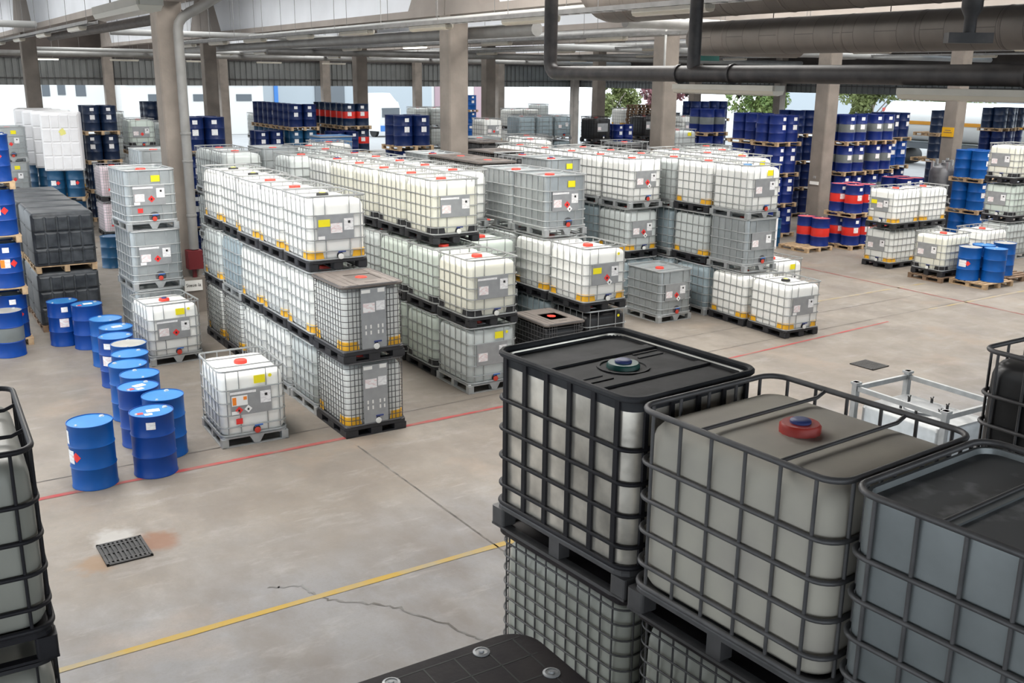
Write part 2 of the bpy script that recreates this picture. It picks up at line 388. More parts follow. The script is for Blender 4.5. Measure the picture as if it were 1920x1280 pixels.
# floor markings, joints, drains
def strip(name, pts, w, mk, label, cat='floor line', z=.004):
    b = MB(); (x0, y0), (x1, y1) = pts; d = Vector((x1-x0, y1-y0, 0)); n = max(2, int(d.length/.5)); u = d.normalized(); s = Vector((-u.y, u.x, 0))
    l0 = []; l1 = []
    for i in range(n+1):
        p = Vector((x0, y0, z))+d*(i/n); ww = w/2*(1+.12*math.sin(i*1.7+x0)); l0.append(tuple(p-s*ww)); l1.append(tuple(p+s*ww))
    b.loft([l0, l1], False, False, closed=False)
    o = struct(name, b, M[mk]); o['label'] = label; o['category'] = cat; return o
strip('floor_line', ((-1.5, 13.02), (9.6, 13.15)), .085, 'line_red', 'red line across the floor in front of the long tank rows')
strip('floor_line', ((13.0, 13.3), (18.9, 13.72)), .06, 'line_red', 'red line on the floor right of the foreground tanks')
strip('floor_line', ((-.5, 8.86), (9.5, 8.95)), .09, 'line_yellow', 'yellow line across the near floor beside the drain grate')
strip('floor_line', ((22.25, 9), (22.4, 20.5)), .07, 'line_darkred', 'dark red line on the floor before the right hand stacks')
strip('floor_line', ((17.6, 15.95), (23.6, 16.05)), .09, 'line_faint', 'faded yellow line beside the dark red line')
strip('floor_line', ((20.8, 14.02), (25.6, 14.12)), .09, 'line_faint', 'faded yellow line near the pallet of four blue drums')
strip('floor_joint', ((5.45, 12.7), (5.6, 4.0)), .022, 'joint', 'dark expansion joint running to the brown-lidded tank stack', 'joint')
strip('floor_joint', ((-1.5, 13.62), (6.4, 13.7)), .02, 'joint', 'joint just behind the red line by the blue drums', 'joint')
strip('floor_joint', ((6.4, 13.7), (24, 14.2)), .016, 'joint', 'thin joint running on behind the right hand red line', 'joint')
strip('floor_joint', ((13, 15.0), (22, 15.2)), .016, 'joint', 'thin joint by the rightmost long row of tanks', 'joint')
def crack(pts, w, label):
    b = MB(); l0 = []; l1 = []
    r = random.Random(3); P = []
    for (a, c) in zip(pts, pts[1:]):
        for k in range(8):
            t = k/8; P.append((a[0]+(c[0]-a[0])*t+r.uniform(-.03, .03), a[1]+(c[1]-a[1])*t+r.uniform(-.03, .03)))
    for i, p in enumerate(P):
        ww = w*(.4+.6*r.random()); l0.append((p[0]-ww, p[1]-ww*.5, .003)); l1.append((p[0]+ww, p[1]+ww*.5, .003))
    b.loft([l0, l1], False, False, closed=False)
    o = struct('floor_crack', b, M['crack']); o['label'] = label; o['category'] = 'crack'
crack([(2.95, 9.35), (3.25, 9.2), (3.3, 8.9), (3.55, 8.6), (3.9, 8.3), (4.2, 7.7), (4.4, 7.2)], .018, 'jagged crack crossing the yellow floor line')

def grate(x, y, w, d, rz, label, slots):
    t = empty('drain_grate', (x, y, 0), rz); tag(t, label, 'drain grate')
    fr = MB(); hw, hd = w/2, d/2
    fr.box(-hw, hw, -hd, -hd+.03, .001, .018); fr.box(-hw, hw, hd-.03, hd, .001, .018); fr.box(-hw, -hw+.03, -hd, hd, .001, .018); fr.box(hw-.03, hw, -hd, hd, .001, .018)
    link('frame', fr.mesh('frame', M['grate_iron'], False), t)
    pn = MB(); pn.box(-hw, hw, -hd, hd, .0015, .004); link('pit', pn.mesh('pit', M['ink'], False), t)
    n = slots; bars = MB()
    for i in range(n):
        xx = -hw+.03+(w-.06)*(i+.5)/n; bars.box(xx-.013, xx+.013, -hd+.02, hd-.02, .004, .02)
    for q in (-.34, .0, .34): bars.box(-hw+.02, hw-.02, q*d-.012, q*d+.012, .004, .0185)
    link('bars', bars.mesh('bars', M['grate_iron'], False), t)
    return t
grate(1.82, 11.01, .50, .58, .02, 'black slotted drain grate in the near floor with rusty edges', 9)
grate(15.58, 11.62, .50, .52, .05, 'dark drain grate far right on the bare floor', 12)

# ------------------------------------------------------------------ bulk containers
H = 1.165
def p_steel_pallet():
    b = MB()
    for sx in (-1, 1):
        for sy in (-1, 1):
            b.loft([[(sx*.445+u*.053, sy*.54+w*.058, z) for u, w in rr(1, 1, .25, 2)] for z in (.012, .13)])
        b.box(sx*.45-.04, sx*.45+.04, -.045, .045, .012, .13)
        b.box(sx*.47-.028, sx*.47+.028, -.595, .595, 0, .016)
    for sy in (-1, 1):
        b.box(-.03, .03, sy*.52-.05, sy*.52+.05, .012, .13); b.box(-.49, .49, sy*.57-.025, sy*.57+.025, 0, .016)
    rbox(b, .492, .592, .09, [(0, .128), (0, .15), (.01, .165)], 3)
    b.box(-.44, .44, -.46, .5, .10, .13)
    b.add([(-.10, -.597, .15), (.14, -.597, .15), (.06, -.60, .02), (-.02, -.60, .02)], [(0, 3, 2, 1)])
    return b
def p_plastic_pallet():
    b = MB()
    rbox(b, .495, .595, .06, [(.01, .115), (0, .125), (0, .155), (.01, .163)], 2)
    for x in (-.41, 0, .41):
        for y in (-.5, 0, .5):
            b.loft([[(x+u*.08, y+w*.085, z) for u, w in rr(1, 1, .3, 2)] for z in (.018, .12)])
        b.box(x-.06, x+.06, -.58, .58, 0, .02)
    return b
def p_full_pallet():
    b = MB()
    rbox(b, .498, .598, .05, [(.012, .105), (0, .115), (0, .165), (.01, .172)], 2)
    for x in (-.40, 0, .40):
        for y in (-.48, 0, .48):
            w = .09 if x == 0 else .10
            b.box(x-w, x+w, y-.115, y+.115, .02, .11)
    for x in (-.42, .42): b.box(x-.075, x+.075, -.595, .595, 0, .022)
    for y in (-.54, 0, .54): b.box(-.495, .495, y-.055, y+.055, 0, .022)
    return b
def p_tank(lod=1):
    b = MB(); n = 4 if lod < 2 else 7
    pr = [(.07, .166), (.02, .18), (0, .22), (-.006, .5), (-.006, .8), (0, .985), (.012, 1.035), (.04, 1.07), (.08, 1.085), (.16, 1.092)]
    rbox(b, .468, .568, .125, pr, n)
    return b
def p_jacket(lod=1):
    b = MB()
    rbox(b, .474, .574, .095, [(0, .166), (0, 1.115), (.004, 1.135), (.02, 1.135), (.026, 1.108), (.10, 1.104)], 5)
    for y in (-.22, .22): b.box(-.45, .45, y-.03, y+.03, 1.10, 1.118)
    return b
def p_cage(kind='open', lod=1):
    b = MB(); n = {0: 4, 1: 5, 2: 10}[lod]; cn = {0: 2, 1: 3, 2: 6}[lod]
    x, y, r = .489, .589, .105
    if kind != 'mesh':
        zs = (.30, .485, .67, .865); ry = .0105 if lod < 2 else .0125; rv = .0072 if lod < 2 else .009; vx = (-.385, -.20, .20, .385); vy = (-.48, -.295, -.10, .10, .295, .48); vback = (-.385, -.2, 0, .2, .385)
    else:
        zs = [.175+.09*k for k in range(11)]; ry = .006; rv = .006; vx = (-.40, -.33, -.27, -.22, .22, .27, .33, .40); vback = vx+(-.1, 0, .1); vy = [-.5+.1*k for k in range(11)]
    for z in zs: b.tube(rr(x, y, r, cn, z), ry, n, True)
    b.tube(rr(x, y, r, cn, .178), .016, n, True)
    b.tube(rr(x, y, r, cn, 1.149), .0155 if kind != 'mesh' else .012, n, True)
    for yy in vy:
        for sx in (-1, 1): b.tube([(sx*(x-.004), yy, .17), (sx*(x-.004), yy, 1.15)], rv, n)
    for xx in vx: b.tube([(xx, -y+.004, .17), (xx, -y+.004, 1.15)], rv, n)
    for xx in vback: b.tube([(xx, y-.004, .17), (xx, y-.004, 1.15)], rv, n)
    if kind == 'open':
        for yy in (-.235, .235):
            b.tube([(-x, yy, 1.147), (-x+.07, yy, 1.118), (x-.07, yy, 1.118), (x, yy, 1.147)], .0105, n)
    return b
def p_guard(sx, sy):
    b = MB(); o = .478; oy = .578; r = .12; pts = []
    pts.append((o, oy-.27)); 
    for k in range(5):
        a = R_(90*k/4); pts.append((o-r+r*math.cos(a), oy-r+r*math.sin(a)))
    pts.append((o-.25, oy))
    lo = [(sx*p, sy*q, .17) for p, q in pts]; hi = [(sx*p*1.0, sy*q, .305) for p, q in pts]; hi[0] = (sx*o, sy*(oy-.24), .305); hi[-1] = (sx*(o-.22), sy*oy, .305)
    tp = [(sx*(p-.02 if p > .2 else p), sy*(q-.02), .32) for p, q in pts]
    ls = [lo, hi, tp]
    if sx*sy < 0: ls = [list(reversed(l)) for l in ls]
    b.loft(ls, False, False, closed=False); return b
def p_cap(hub=False):
    b = MB(); n = 30; loops = []
    for r, z, k in ((.098, 1.088, 0), (.098, 1.094, .004), (.098, 1.128, .004), (.088, 1.140, 0), (.05, 1.141, 0)):
        loops.append([((r-(k if i % 2 else 0))*math.cos(2*PI*i/n), (r-(k if i % 2 else 0))*math.sin(2*PI*i/n), z) for i in range(n)])
    b.loft(loops); return b
def p_hub():
    b = MB(); b.lathe([(.05, 1.141), (.05, 1.152), (.042, 1.158), (.02, 1.159)], 16); return b
def p_valve():
    b = MB(); c = (.03, -.56, .225)
    b.lathe([(.055, -.02), (.055, .02), (.04, .025), (.04, .045)], 12, c, ax='y'); b.cbox((.03, -.585, .25), (.05, .05, .06)); return b
def p_valve_cap():
    b = MB(); b.lathe([(.042, 0), (.046, .004), (.046, .02), (.03, .022)], 12, (.03, -.600, .215), ax='y'); return b
def p_handle():
    b = MB(); b.box(-.005, .115, -.612, -.592, .278, .298); b.box(.0, .045, -.608, -.575, .262, .28); return b
def p_cover():
    b = MB(); z0, z1 = 1.128, 1.160
    # slab with a recessed cap well
    rbox(b, .5, .6, .07, [(.006, z0-.012), (0, z0), (0, z1-.012), (.008, z1-.008), (.02, z1-.010)], 4)
    X, Y = (-.14, .30), (-.28, .20)
    b.box(-.47, X[0], -.57, .57, z1-.012, z1); b.box(X[1], .47, -.57, .57, z1-.012, z1)
    b.box(X[0], X[1], -.57, Y[0], z1-.012, z1); b.box(X[0], X[1], Y[1], .57, z1-.012, z1)
    for k in range(9):
        x = -.44+k*.11
        if x < X[0]-.02 or x > X[1]+.02: b.box(x-.012, x+.012, -.55, .55, z1-.002, z1+.004)
    return b
def p_cover_well():
    b = MB(); b.box(-.14, .30, -.28, .20, 1.147, 1.150); b.box(-.25, -.20, -.46, -.20, 1.158, 1.1625); b.box(-.05, .14, -.45, -.41, 1.158, 1.1625); return b
def p_plate(kind='open'):
    b = MB()
    if kind == 'open': b.box(-.34, .265, -.600, -.596, .485, .865)
    else: b.box(-.20, .20, -.598, -.592, .18, 1.10)
    return b
def sheet(x0, x1, z0, z1, y=-.6025, t=.0015):
    b = MB(); b.box(x0, x1, y-t, y, z0, z1); return b
def diamond(cx, cz, r, y=-.6040, flame=True):
    b = MB(); P = [(cx, cz-r), (cx+r, cz), (cx, cz+r), (cx-r, cz)]
    b.add([(p, y, q) for p, q in P]+[(p, y+.0015, q) for p, q in P], [(0, 1, 2, 3), (7, 6, 5, 4), (0, 4, 5, 1), (1, 5, 6, 2), (2, 6, 7, 3), (3, 7, 4, 0)])
    if flame:
        F = [(-.2, -.3), (.2, -.3), (.28, -.05), (.1, .35), (0, .1), (-.12, .3), (-.28, -.05)]
        b.add([(cx+u*r, y-.0006, cz+w*r) for u, w in F], [tuple(range(7))], 1)
        b.box(cx-.3*r, cx+.3*r, y-.0006, y-.0003, cz-.42*r, cz-.36*r, 1)
    return b
CACHE = {}
def cm(key, fn, mats, smooth=True):
    if key not in CACHE: CACHE[key] = fn().mesh(key.split('|')[0], mats, smooth)
    return CACHE[key]
# style: tank material, tank shape, pallet kind/material, cage kind/material, guard material, cover material
ST = {
 'WY': ('bright_hdpe', 'tank', 'plastic', 'black_plastic', 'open', 'cage_steel', 'yellow_guard', None),
 'WYd': ('white_hdpe', 'tank', 'plastic', 'black_plastic', 'open', 'cage_steel', 'yellow_guard', None),
 'GY': ('grey_hdpe', 'tank', 'plastic', 'black_plastic', 'open', 'cage_steel', 'yellow_guard', None),
 'WB': ('cream_hdpe', 'tank', 'plastic', 'black_plastic', 'open', 'cage_steel', 'black_plastic', None),
 'GB': ('pale_green_hdpe', 'tank', 'plastic', 'black_plastic', 'open', 'cage_steel', 'black_plastic', None),
 'WS': ('bright_hdpe', 'tank', 'steel', 'galvanised', 'open', 'cage_steel', None, None),
 'wS': ('white_hdpe', 'tank', 'steel', 'galvanised', 'open', 'cage_steel', None, None),
 'PS': ('grey_hdpe', 'tank', 'steel', 'galvanised', 'open', 'cage_steel', None, None),
 'GG': ('pale_green_hdpe', 'tank', 'steel', 'galvanised', 'open', 'cage_steel', None, None),
 'GS': ('sheet_steel', 'jacket', 'steel', 'galvanised', 'open', 'galvanised', None, None),
 'BG': ('blue_grey_hdpe', 'tank', 'steel', 'galvanised', 'open', 'galvanised', None, None),
 'MY': ('white_hdpe', 'tank', 'full', 'black_plastic', 'mesh', 'dark_cage', 'yellow_guard', 'brown_lid'),
 'My': ('white_hdpe', 'tank', 'full', 'black_plastic', 'mesh', 'dark_cage', 'yellow_guard', None),
 'MB': ('black_hdpe', 'tank', 'full', 'black_plastic', 'mesh', 'dark_cage', None, 'brown_lid'),
 'MP': ('pink_hdpe', 'tank', 'full', 'black_plastic', 'mesh', 'galvanised', None, None),
 'KS': ('black_hdpe', 'tank', 'plastic', 'black_plastic', 'open', 'galvanised', None, None),
 'KF': ('black_hdpe', 'tank', 'plastic', 'black_plastic', 'open', 'black_cage', None, None),
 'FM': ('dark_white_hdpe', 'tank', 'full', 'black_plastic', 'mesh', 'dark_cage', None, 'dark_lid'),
 'FA': ('shiny_sheet', 'jacket', 'steel', 'dark_cage', 'nobar', 'black_cage', None, None),
 'FB': ('shaded_white_hdpe', 'tank', 'steel', 'dark_cage', 'open', 'dark_cage', None, None),
 'FC': ('dull_sheet', 'jacket', 'steel', 'dark_cage', 'open', 'dark_cage', None, None),
 'FD': ('black_hdpe', 'tank', 'steel', 'dark_cage', 'open', 'dark_cage', None, None),
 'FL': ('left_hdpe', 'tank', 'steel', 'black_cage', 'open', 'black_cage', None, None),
}
CAPS = {'r': ('red_cap', None), 'R': ('dark_red_cap', 'hub_blue'), 'y': ('ink', 'yellow_cap'), 'b': ('blue_cap', None), 'k': ('black_plastic', None), 'g': ('green_cap', 'hub_blue'), 'n': ('red_cap', 'hub_blue')}
def PALLET(k): return {'plastic': p_plastic_pallet, 'steel': p_steel_pallet, 'full': p_full_pallet}[k]
def parts_of(style, cap, marks, lod):
    tm, ts, pk, pm, ck, cgm, gm, cv = ST[style]; P = []
    tl = 2 if lod == 2 else 1
    P.append(('pallet', cm(f'pallet|{pk}{pm}', PALLET(pk), M[pm], False), None))
    if ts == 'tank': P.append(('tank', cm(f'tank|{tm}{tl}', lambda: p_tank(tl), M[tm]), None))
    else: P.append(('steel_jacket', cm(f'steel_jacket|{tm}', p_jacket, M[tm]), None))
    P.append(('cage', cm(f'cage|{ck}{cgm}{lod}', lambda: p_cage(ck, lod), M[cgm]), None))
    if gm:
        for sx in (-1, 1):
            for sy in (-1, 1): P.append(('corner_guard', cm(f'corner_guard|{gm}{sx}{sy}', lambda: p_guard(sx, sy), M[gm]), None))
    if cv:
        P.append(('cover', cm(f'cover|{cv}', p_cover, M[cv], False), None)); P.append(('cover_recess', cm('cover_recess|', p_cover_well, M['lid_recess'], False), None))
    if cap and (not cv or cap):
        c1, c2 = CAPS[cap]
        P.append(('filler_cap', cm(f'filler_cap|{c1}{bool(cv)}', lambda: p_cap().shift(dz=.018 if cv else 0, dx=.08 if cv else 0), M[c1]), None))
        if c2: P.append(('cap_hub', cm(f'cap_hub|{c2}', p_hub, M[c2]), 'filler_cap'))
    if marks is not None:
        P.append(('valve', cm('valve|', p_valve, M['black_plastic']), None))
        red = 'W' not in marks
        P.append(('valve_cap', cm(f'valve_cap|{red}', p_valve_cap, M['valve_red' if red else 'valve_white']), 'valve'))
        P.append(('valve_handle', cm('valve_handle|' + ('k' if 'W' in marks else 'b'), p_handle, M['hub_blue' if 'W' in marks else 'valve_blue'], False), 'valve'))
        mk = ck == 'mesh'
        if ts == 'jacket': P.append(('valve_recess', cm('valve_recess|', lambda: (lambda m: (m.lathe([(.105, 0), (.105, .004), (.09, .005)], 20, (.04, -.574, .245), ax='y'), m)[1])(MB()), M['dark_steel']), None))
        if 'p' in marks: P.append(('label_plate', cm(f'label_plate|{ck}', lambda: p_plate(ck), M['plate_steel'], False), None))
        if 'p' in marks and mk:
            def slots_():
                m = MB()
                for zz in (.43, .52):
                    for xx in (-.13, -.05, .07, .14): m.box(xx-.012, xx+.012, -.6, -.5985, zz-.028, zz+.028)
                m.box(-.19, -.05, -.6, -.5985, 1.03, 1.08); m.box(.07, .18, -.6, -.5985, 1.03, 1.09); return m
            P.append(('plate_slots', cm('plate_slots|', slots_, M['sign_white'], False), 'label_plate'))
        yo = -.6025 if not mk else -.5995
        if 'a' in marks:
            P.append(('paper_label', cm(f'paper_label|a{mk}', (lambda: sheet(-.17, .02, .74, .88, yo)) if mk else (lambda: sheet(-.31, -.13, .555, .70)), M['printed_red'], False), None))
        if 'b' in marks:
            P.append(('paper_label', cm(f'paper_label|b{mk}', (lambda: sheet(.04, .18, .76, .90, yo)) if mk else (lambda: sheet(.10, .255, .62, .80)), M['printed'], False), None))
            if not mk: P.append(('pictogram', cm('pictogram|', lambda: sheet(.165, .205, .725, .765, -.6045), M['ink'], False), None))
        if 'c' in marks: P.append(('paper_label', cm('paper_label|c', lambda: sheet(-.34, .04, .80, .835), M['printed'], False), None))
        if 'e' in marks: P.append(('paper_label', cm('paper_label|e', lambda: sheet(-.33, -.22, .495, .545), M['paper'], False), None))
        if 'A' in marks: P.append(('paper_label', cm('paper_label|A', lambda: sheet(-.12, .07, .585, .735), M['printed_red'], False), None))
        if 'y' in marks: P.append(('yellow_label', cm('yellow_label|', lambda: sheet(.02, .185, .925, 1.045, -.592), M['yellow_paper'], False), None))
        if 'Y' in marks: P.append(('yellow_label', cm('yellow_label|2', lambda: sheet(-.32, -.13, .69, .80), M['yellow_paper'], False), None))
        if 'q' in marks: P.append(('yellow_dot', cm('yellow_dot|', lambda: (lambda m: (m.lathe([(.027, 0), (.027, .002)], 14, (.26, -.590, 1.02), ax='y'), m)[1])(MB()), M['yellow_paper'], False), None))
        if 'd' in marks: P.append(('flame_diamond', cm('flame_diamond|', lambda: diamond(.0, .60, .068), [M['hazard_red'], M['ink']], False), None))
        if 'w' in marks: P.append(('white_diamond', cm('white_diamond|', lambda: diamond(.06, .515, .062), [M['paper'], M['ink']], False), None))
        if 'D' in marks: P.append(('flame_diamond', cm('flame_diamond|2', lambda: diamond(-.22, .555, .058), [M['hazard_red'], M['ink']], False), None))
        if 'u' in marks: P.append(('white_diamond', cm('white_diamond|2', lambda: diamond(-.085, .56, .058), [M['paper'], M['ink']], False), None))
        if 'f' in marks: P.append(('flame_label', cm('flame_label|', lambda: sheet(-.27, -.175, .34, .425, -.592), M['hazard_red'], False), None))
        if 'o' in marks:
            P.append(('hazard_label', cm('hazard_label|', lambda: sheet(-.32, -.09, .625, .775, -.6045), M['paper'], False), None))
            P.append(('orange_square', cm('orange_square|1', lambda: sheet(-.31, -.255, .64, .755, -.6065), M['hazard_orange'], False), 'hazard_label'))
            P.append(('orange_square', cm('orange_square|2', lambda: sheet(-.15, -.10, .705, .755, -.6065), M['hazard_orange'], False), 'hazard_label'))
    return P
PROTO = {}
NC = 0
def container(style, x, y, z, label, rz=0.0, cap='r', marks=None, lod=1, corner=True, group=None, hz=1.0, far=False):
    """x, y: the front-left corner of the footprint (front is local -Y)"""
    global NC; NC += 1
    c, s = math.cos(rz), math.sin(rz)
    px, py = (x+c*.5-s*.6, y+s*.5+c*.6) if corner else (x, y)
    if far:
        key = f'far{style}{cap}{marks}'
        if key not in CACHE:
            mb = MB(); mats = []
            for nm, me, par in parts_of(style, cap, marks, 0):
                for m_ in me.materials:
                    if m_ not in mats: mats.append(m_)
                mi = mats.index(me.materials[0]); mb.add([v.co[:] for v in me.vertices], [tuple(p.vertices) for p in me.polygons], mi)
            CACHE[key] = mb.mesh('bulk_container', mats)
        o = link('bulk_container', CACHE[key], None, (px, py, z), rz)
    else:
        key = (style, cap, marks, lod)
        if key in PROTO: o = copy_tree(PROTO[key]); o.location = (px, py, z); o.rotation_euler = (0, 0, rz)
        else:
            o = empty('bulk_container', (px, py, z), rz); made = {}
            for nm, me, par in parts_of(style, cap, marks, lod):
                made[nm] = link(nm, me, made[par] if par else o)
            PROTO[key] = o
    o.scale = (1, 1, hz)
    if group: o['group'] = group
    elif 'group' in o: del o['group']
    tag(o, label, 'bulk container'); return o

ORD = ['front', 'second', 'third', 'fourth', 'fifth', 'sixth', 'seventh', 'eighth', 'ninth', 'tenth']
LOOK = {'WY': 'white tank, yellow corners', 'WYd': 'white tank, yellow corners', 'GY': 'grey tank, yellow corners', 'WB': 'cream tank, black corners', 'GB': 'greenish tank, black corners',
        'WS': 'white tank, steel pallet', 'wS': 'white tank, steel pallet', 'PS': 'grey tank, steel pallet', 'GG': 'greenish tank, steel pallet', 'GS': 'steel-clad grey tank', 'BG': 'blue-grey tank',
        'MY': 'fine-mesh tank, brown lid', 'My': 'fine-mesh tank, yellow corners', 'MB': 'black fine-mesh tank', 'MP': 'pinkish fine-mesh tank', 'KS': 'black tank', 'KF': 'black tank'}
TIER = ['bottom', 'middle', 'top']
def row(x, y0, tier, spec, rowname, group, pitch=1.222, start=0, dx=None, rz=0.0, far=False):
    for i, sp in enumerate(spec):
        if sp is None: continue
        st, cap, mk = (sp+(None, None))[:3] if isinstance(sp, tuple) else (sp, 'r', None)
        if cap is None: cap = 'r'
        pos = 'at the front' if i+start == 0 else f'{ORD[min(i+start, 9)]} from front'
        lab = f"{LOOK[st]}, {TIER[tier]} tier, {pos}, {rowname}"
        j = rnd.uniform(-.012, .012) + (dx[i] if dx else 0)
        container(st, x+j, y0+i*pitch, tier*H, lab, rz+rnd.uniform(-.006, .006), cap, mk, 1, group=group, far=far)

# --- row C : ends in the brown-lidded stack
nC = 'row ending in brown-lidded tank'
row(5.42, 13.04, 0, [('My', None, 'pabW'), 'PS', 'wS', 'wS', 'My', 'My'], nC, 'leftmost long row of tanks')
row(5.42, 13.04, 1, [('MY', 'r', 'pabW'), ('WYd', None), ('WYd', None), ('WYd', None), ('BG', None), ('GY', None)], nC, 'leftmost long row of tanks')
row(5.42, 14.27, 2, [('WY', 'y', 'pYAbeW'), 'WY', 'WY', ('WY', 'y'), ('WY', 'y')], nC, 'leftmost long row of tanks', start=1, dx=[0, 0, 0, .08, .08])
# --- row D
nD = 'row right of brown-lidded tank'
row(8.08, 13.96, 0, [('PS', None, 'yqpab'), ('GB', None), ('GB', None), ('PS', None), ('PS', None), ('PS', None)], nD, 'second long row of tanks', dx=[0, -.03, -.03, 0, 0, 0])
row(8.08, 13.96, 1, [('WB', 'r', 'pabcW'), ('GB', None), ('GB', None), ('PS', None), ('GB', None), ('PS', None)], nD, 'second long row of tanks')
row(8.28, 15.62, 2, [('WB', 'r', 'pabcW'), 'WB', 'WB', 'WB', ('wS', 'R')], nD, 'second long row of tanks', start=1)
nD2 = 'row beside the cream tank row'
row(9.22, 15.75, 0, [('GB', None), 'PS', 'PS', 'PS', 'PS'], nD2, 'third row of tanks')
row(9.22, 15.75, 1, [('GG', None), 'GG', 'PS', 'PS', 'PS'], nD2, 'third row of tanks')
row(9.34, 17.05, 2, [('WS', 'r'), 'WS', ('PS', 'r'), ('wS', 'r'), ('PS', 'R')], nD2, 'third row of tanks', start=1)
# --- row E
nE = 'row ending above the black tank'
row(10.50, 13.95, 0, [('KS', None, 'q'), 'BG', 'BG', 'PS', 'PS', 'PS'], nE, 'fourth row of tanks')
row(10.44, 13.93, 1, [('WY', 'r', 'pYbdwqW'), ('WYd', None), 'PS', 'PS', 'PS', 'PS'], nE, 'fourth row of tanks')
row(10.55, 15.35, 2, [('GS', 'r', 'ypadwbc'), ('GS', 'r')], nE, 'fourth row of tanks', start=1)
row(10.95, 18.5, 2, [('MY', 'r'), ('MY', 'r'), ('GS', 'R')], nE, 'fourth row of tanks', start=3)
container('MB', 9.36, 13.62, 0, 'black fine-mesh tank with flat grey-brown lid, on the floor beside the cream tanks', -.01, 'r', None, 1).scale = (.86, .95, .965)
# --- row between
nB = 'row behind the two steel-clad tanks'
row(12.75, 18.5, 0, ['PS', 'PS', 'PS'], nB, 'fifth row of tanks')
row(12.75, 18.5, 1, ['PS', 'PS', 'PS'], nB, 'fifth row of tanks')
row(12.75, 18.5, 2, [('GS', 'R', 'yab'), ('KS', 'R'), ('MB', 'k')], nB, 'fifth row of tanks')
# --- row G
nG = 'row behind the lone grey floor tank'
container('GS', 14.23, 16.2, 0, 'lone steel-clad grey tank with red cap, standing on the floor before its row', .02, 'r', 'padwb', 1)
row(14.60, 17.88, 0, ['BG', 'BG', 'PS', 'PS'], nG, 'sixth row of tanks')
row(14.60, 17.88, 1, [('GY', None, 'pdwabW'), ('BG', None), 'PS', 'PS'], nG, 'sixth row of tanks')
row(14.62, 17.84, 2, [('WS', 'r', 'padwb'), 'WS', 'WS', ('WS', 'r'), ('WS', 'r')], nG, 'sixth row of tanks')
# --- row F
nF = 'rightmost long row'
row(15.66, 13.82, 0, [('WY', 'y', 'pabeW'), ('WY', None), ('BG', None), ('BG', None), 'PS', 'PS'], nF, 'rightmost long row of tanks', rz=-.05)
row(15.76, 15.22, 1, [('GS', None, 'pab'), ('GY', None), ('BG', None), 'PS', 'PS'], nF, 'rightmost long row of tanks', start=1)
row(15.76, 15.22, 2, [('WS', 'b', 'ypab'), ('WY', 'r'), ('PS', 'r'), ('WS', 'r'), ('WS', 'r'), ('WS', 'r')], nF, 'rightmost long row of tanks', start=1)
nF2 = 'row right of the rightmost long row'
row(17.45, 15.88, 0, [('WS', None, 'yab'), 'PS', 'PS', 'PS'], nF2, 'seventh row of tanks')
row(17.45, 17.1, 1, ['PS', 'PS', 'PS'], nF2, 'seventh row of tanks', start=1)
row(17.48, 17.1, 2, [('WS', 'r', 'yab'), ('WS', 'r'), ('WS', 'r')], nF2, 'seventh row of tanks', start=1)

# --- left: stack of three steel-clad tanks, two single white tanks on the floor
container('GS', 3.92, 19.78, 0, 'steel-clad grey tank, lowest of three, behind the white floor tank', .04, None, None)
container('GS', 3.92, 19.78, H, 'steel-clad grey tank, middle of the stack beside the downpipe column', .05, None, 'padbce')
container('GS', 3.90, 19.80, 2*H, 'steel-clad grey tank with yellow label topping the stack beside the downpipe column', .05, 'r', 'ypadbcef')
container('WS', 3.83, 18.38, 0, 'white tank with red diamond on grey plate, before the steel-clad stack of three', .06, 'n', 'yqpadbc')
container('WS', 3.71, 13.58, 0, 'white tank with orange hazard labels standing alone by the red line', -.034, 'r', 'yqpocbDufe')

# --- foreground stacks
for z, n in ((0, 'bottom'), (1.25, 'middle')):
    container('FM', 3.16, 3.77, z, f'fine-mesh tank, {n} of the stack under the shiny tank with green cap', .075, None, None, 2 if z else 1, hz=1.25/H)
    container('FM', 3.24, 2.50, z, f'fine-mesh tank, {n} of the stack under the off-white foreground tank', .062, None, None, 2 if z else 1, hz=1.25/H)
    container('FM', 3.30, 1.24, z, f'fine-mesh tank, {n} of the stack under the grey foreground tank', .06, None, None, 1, hz=1.25/H)
FGS = (1.04, 1.04, 1)
fa = container('FA', 3.16, 3.77, 2.5, 'shiny metal-clad tank with black lid and green cap in the right foreground', .079, 'g', None, 2)
fb = container('FB', 3.237, 2.49, 2.5, 'off-white tank with dark red cap in the right foreground', .062, 'R', None, 2)
fc = container('FC', 3.315, 1.225, 2.5, 'grey steel-clad tank with scuffed flat top at the lower right corner', .06, None, None, 2)
fa.scale = (1.035, 1.035, 1); fb.scale = (1.075, 1.035, 1); fc.scale = FGS
# lids of the two clad foreground tanks
def lid_black():
    b = MB(); z = 1.108
    rbox(b, .480, .580, .097, [(0, z-.03), (0, 1.138), (.022, 1.14), (.034, z+.004), (.1, z+.002)], 6)
    b.tube(rr(.486, .586, .10, 6, 1.150), .02, 8, True)
    for y in (-.22, .22): b.box(-.452, .452, y-.036, y+.036, z-.004, z+.016)
    b.lathe([(.15, z-.003), (.155, z+.010), (.135, z+.010), (.13, z-.003)], 28, cb=False, ct=False)
    for y0, x0, x1 in ((-.13, -.42, -.2), (-.06, -.38, -.22), (.08, .2, .4), (.15, .22, .42)): b.box(x0, x1, y0-.008, y0+.008, z-.004, z+.008)
    return b
link('lid', lid_black().mesh('lid', M['worn_black_lid']), fa)
def wide_bars():
    b = MB()
    for y in (-.48, -.295, -.10, .10, .295, .48): b.box(-.494, -.480, y-.016, y+.016, .17, 1.14)
    for x in (-.385, -.2, 0, .2, .385): b.box(x-.014, x+.014, -.594, -.58, .17, 1.14)
    return b
link('flat_bars', wide_bars().mesh('flat_bars', M['black_cage'], False), fa)
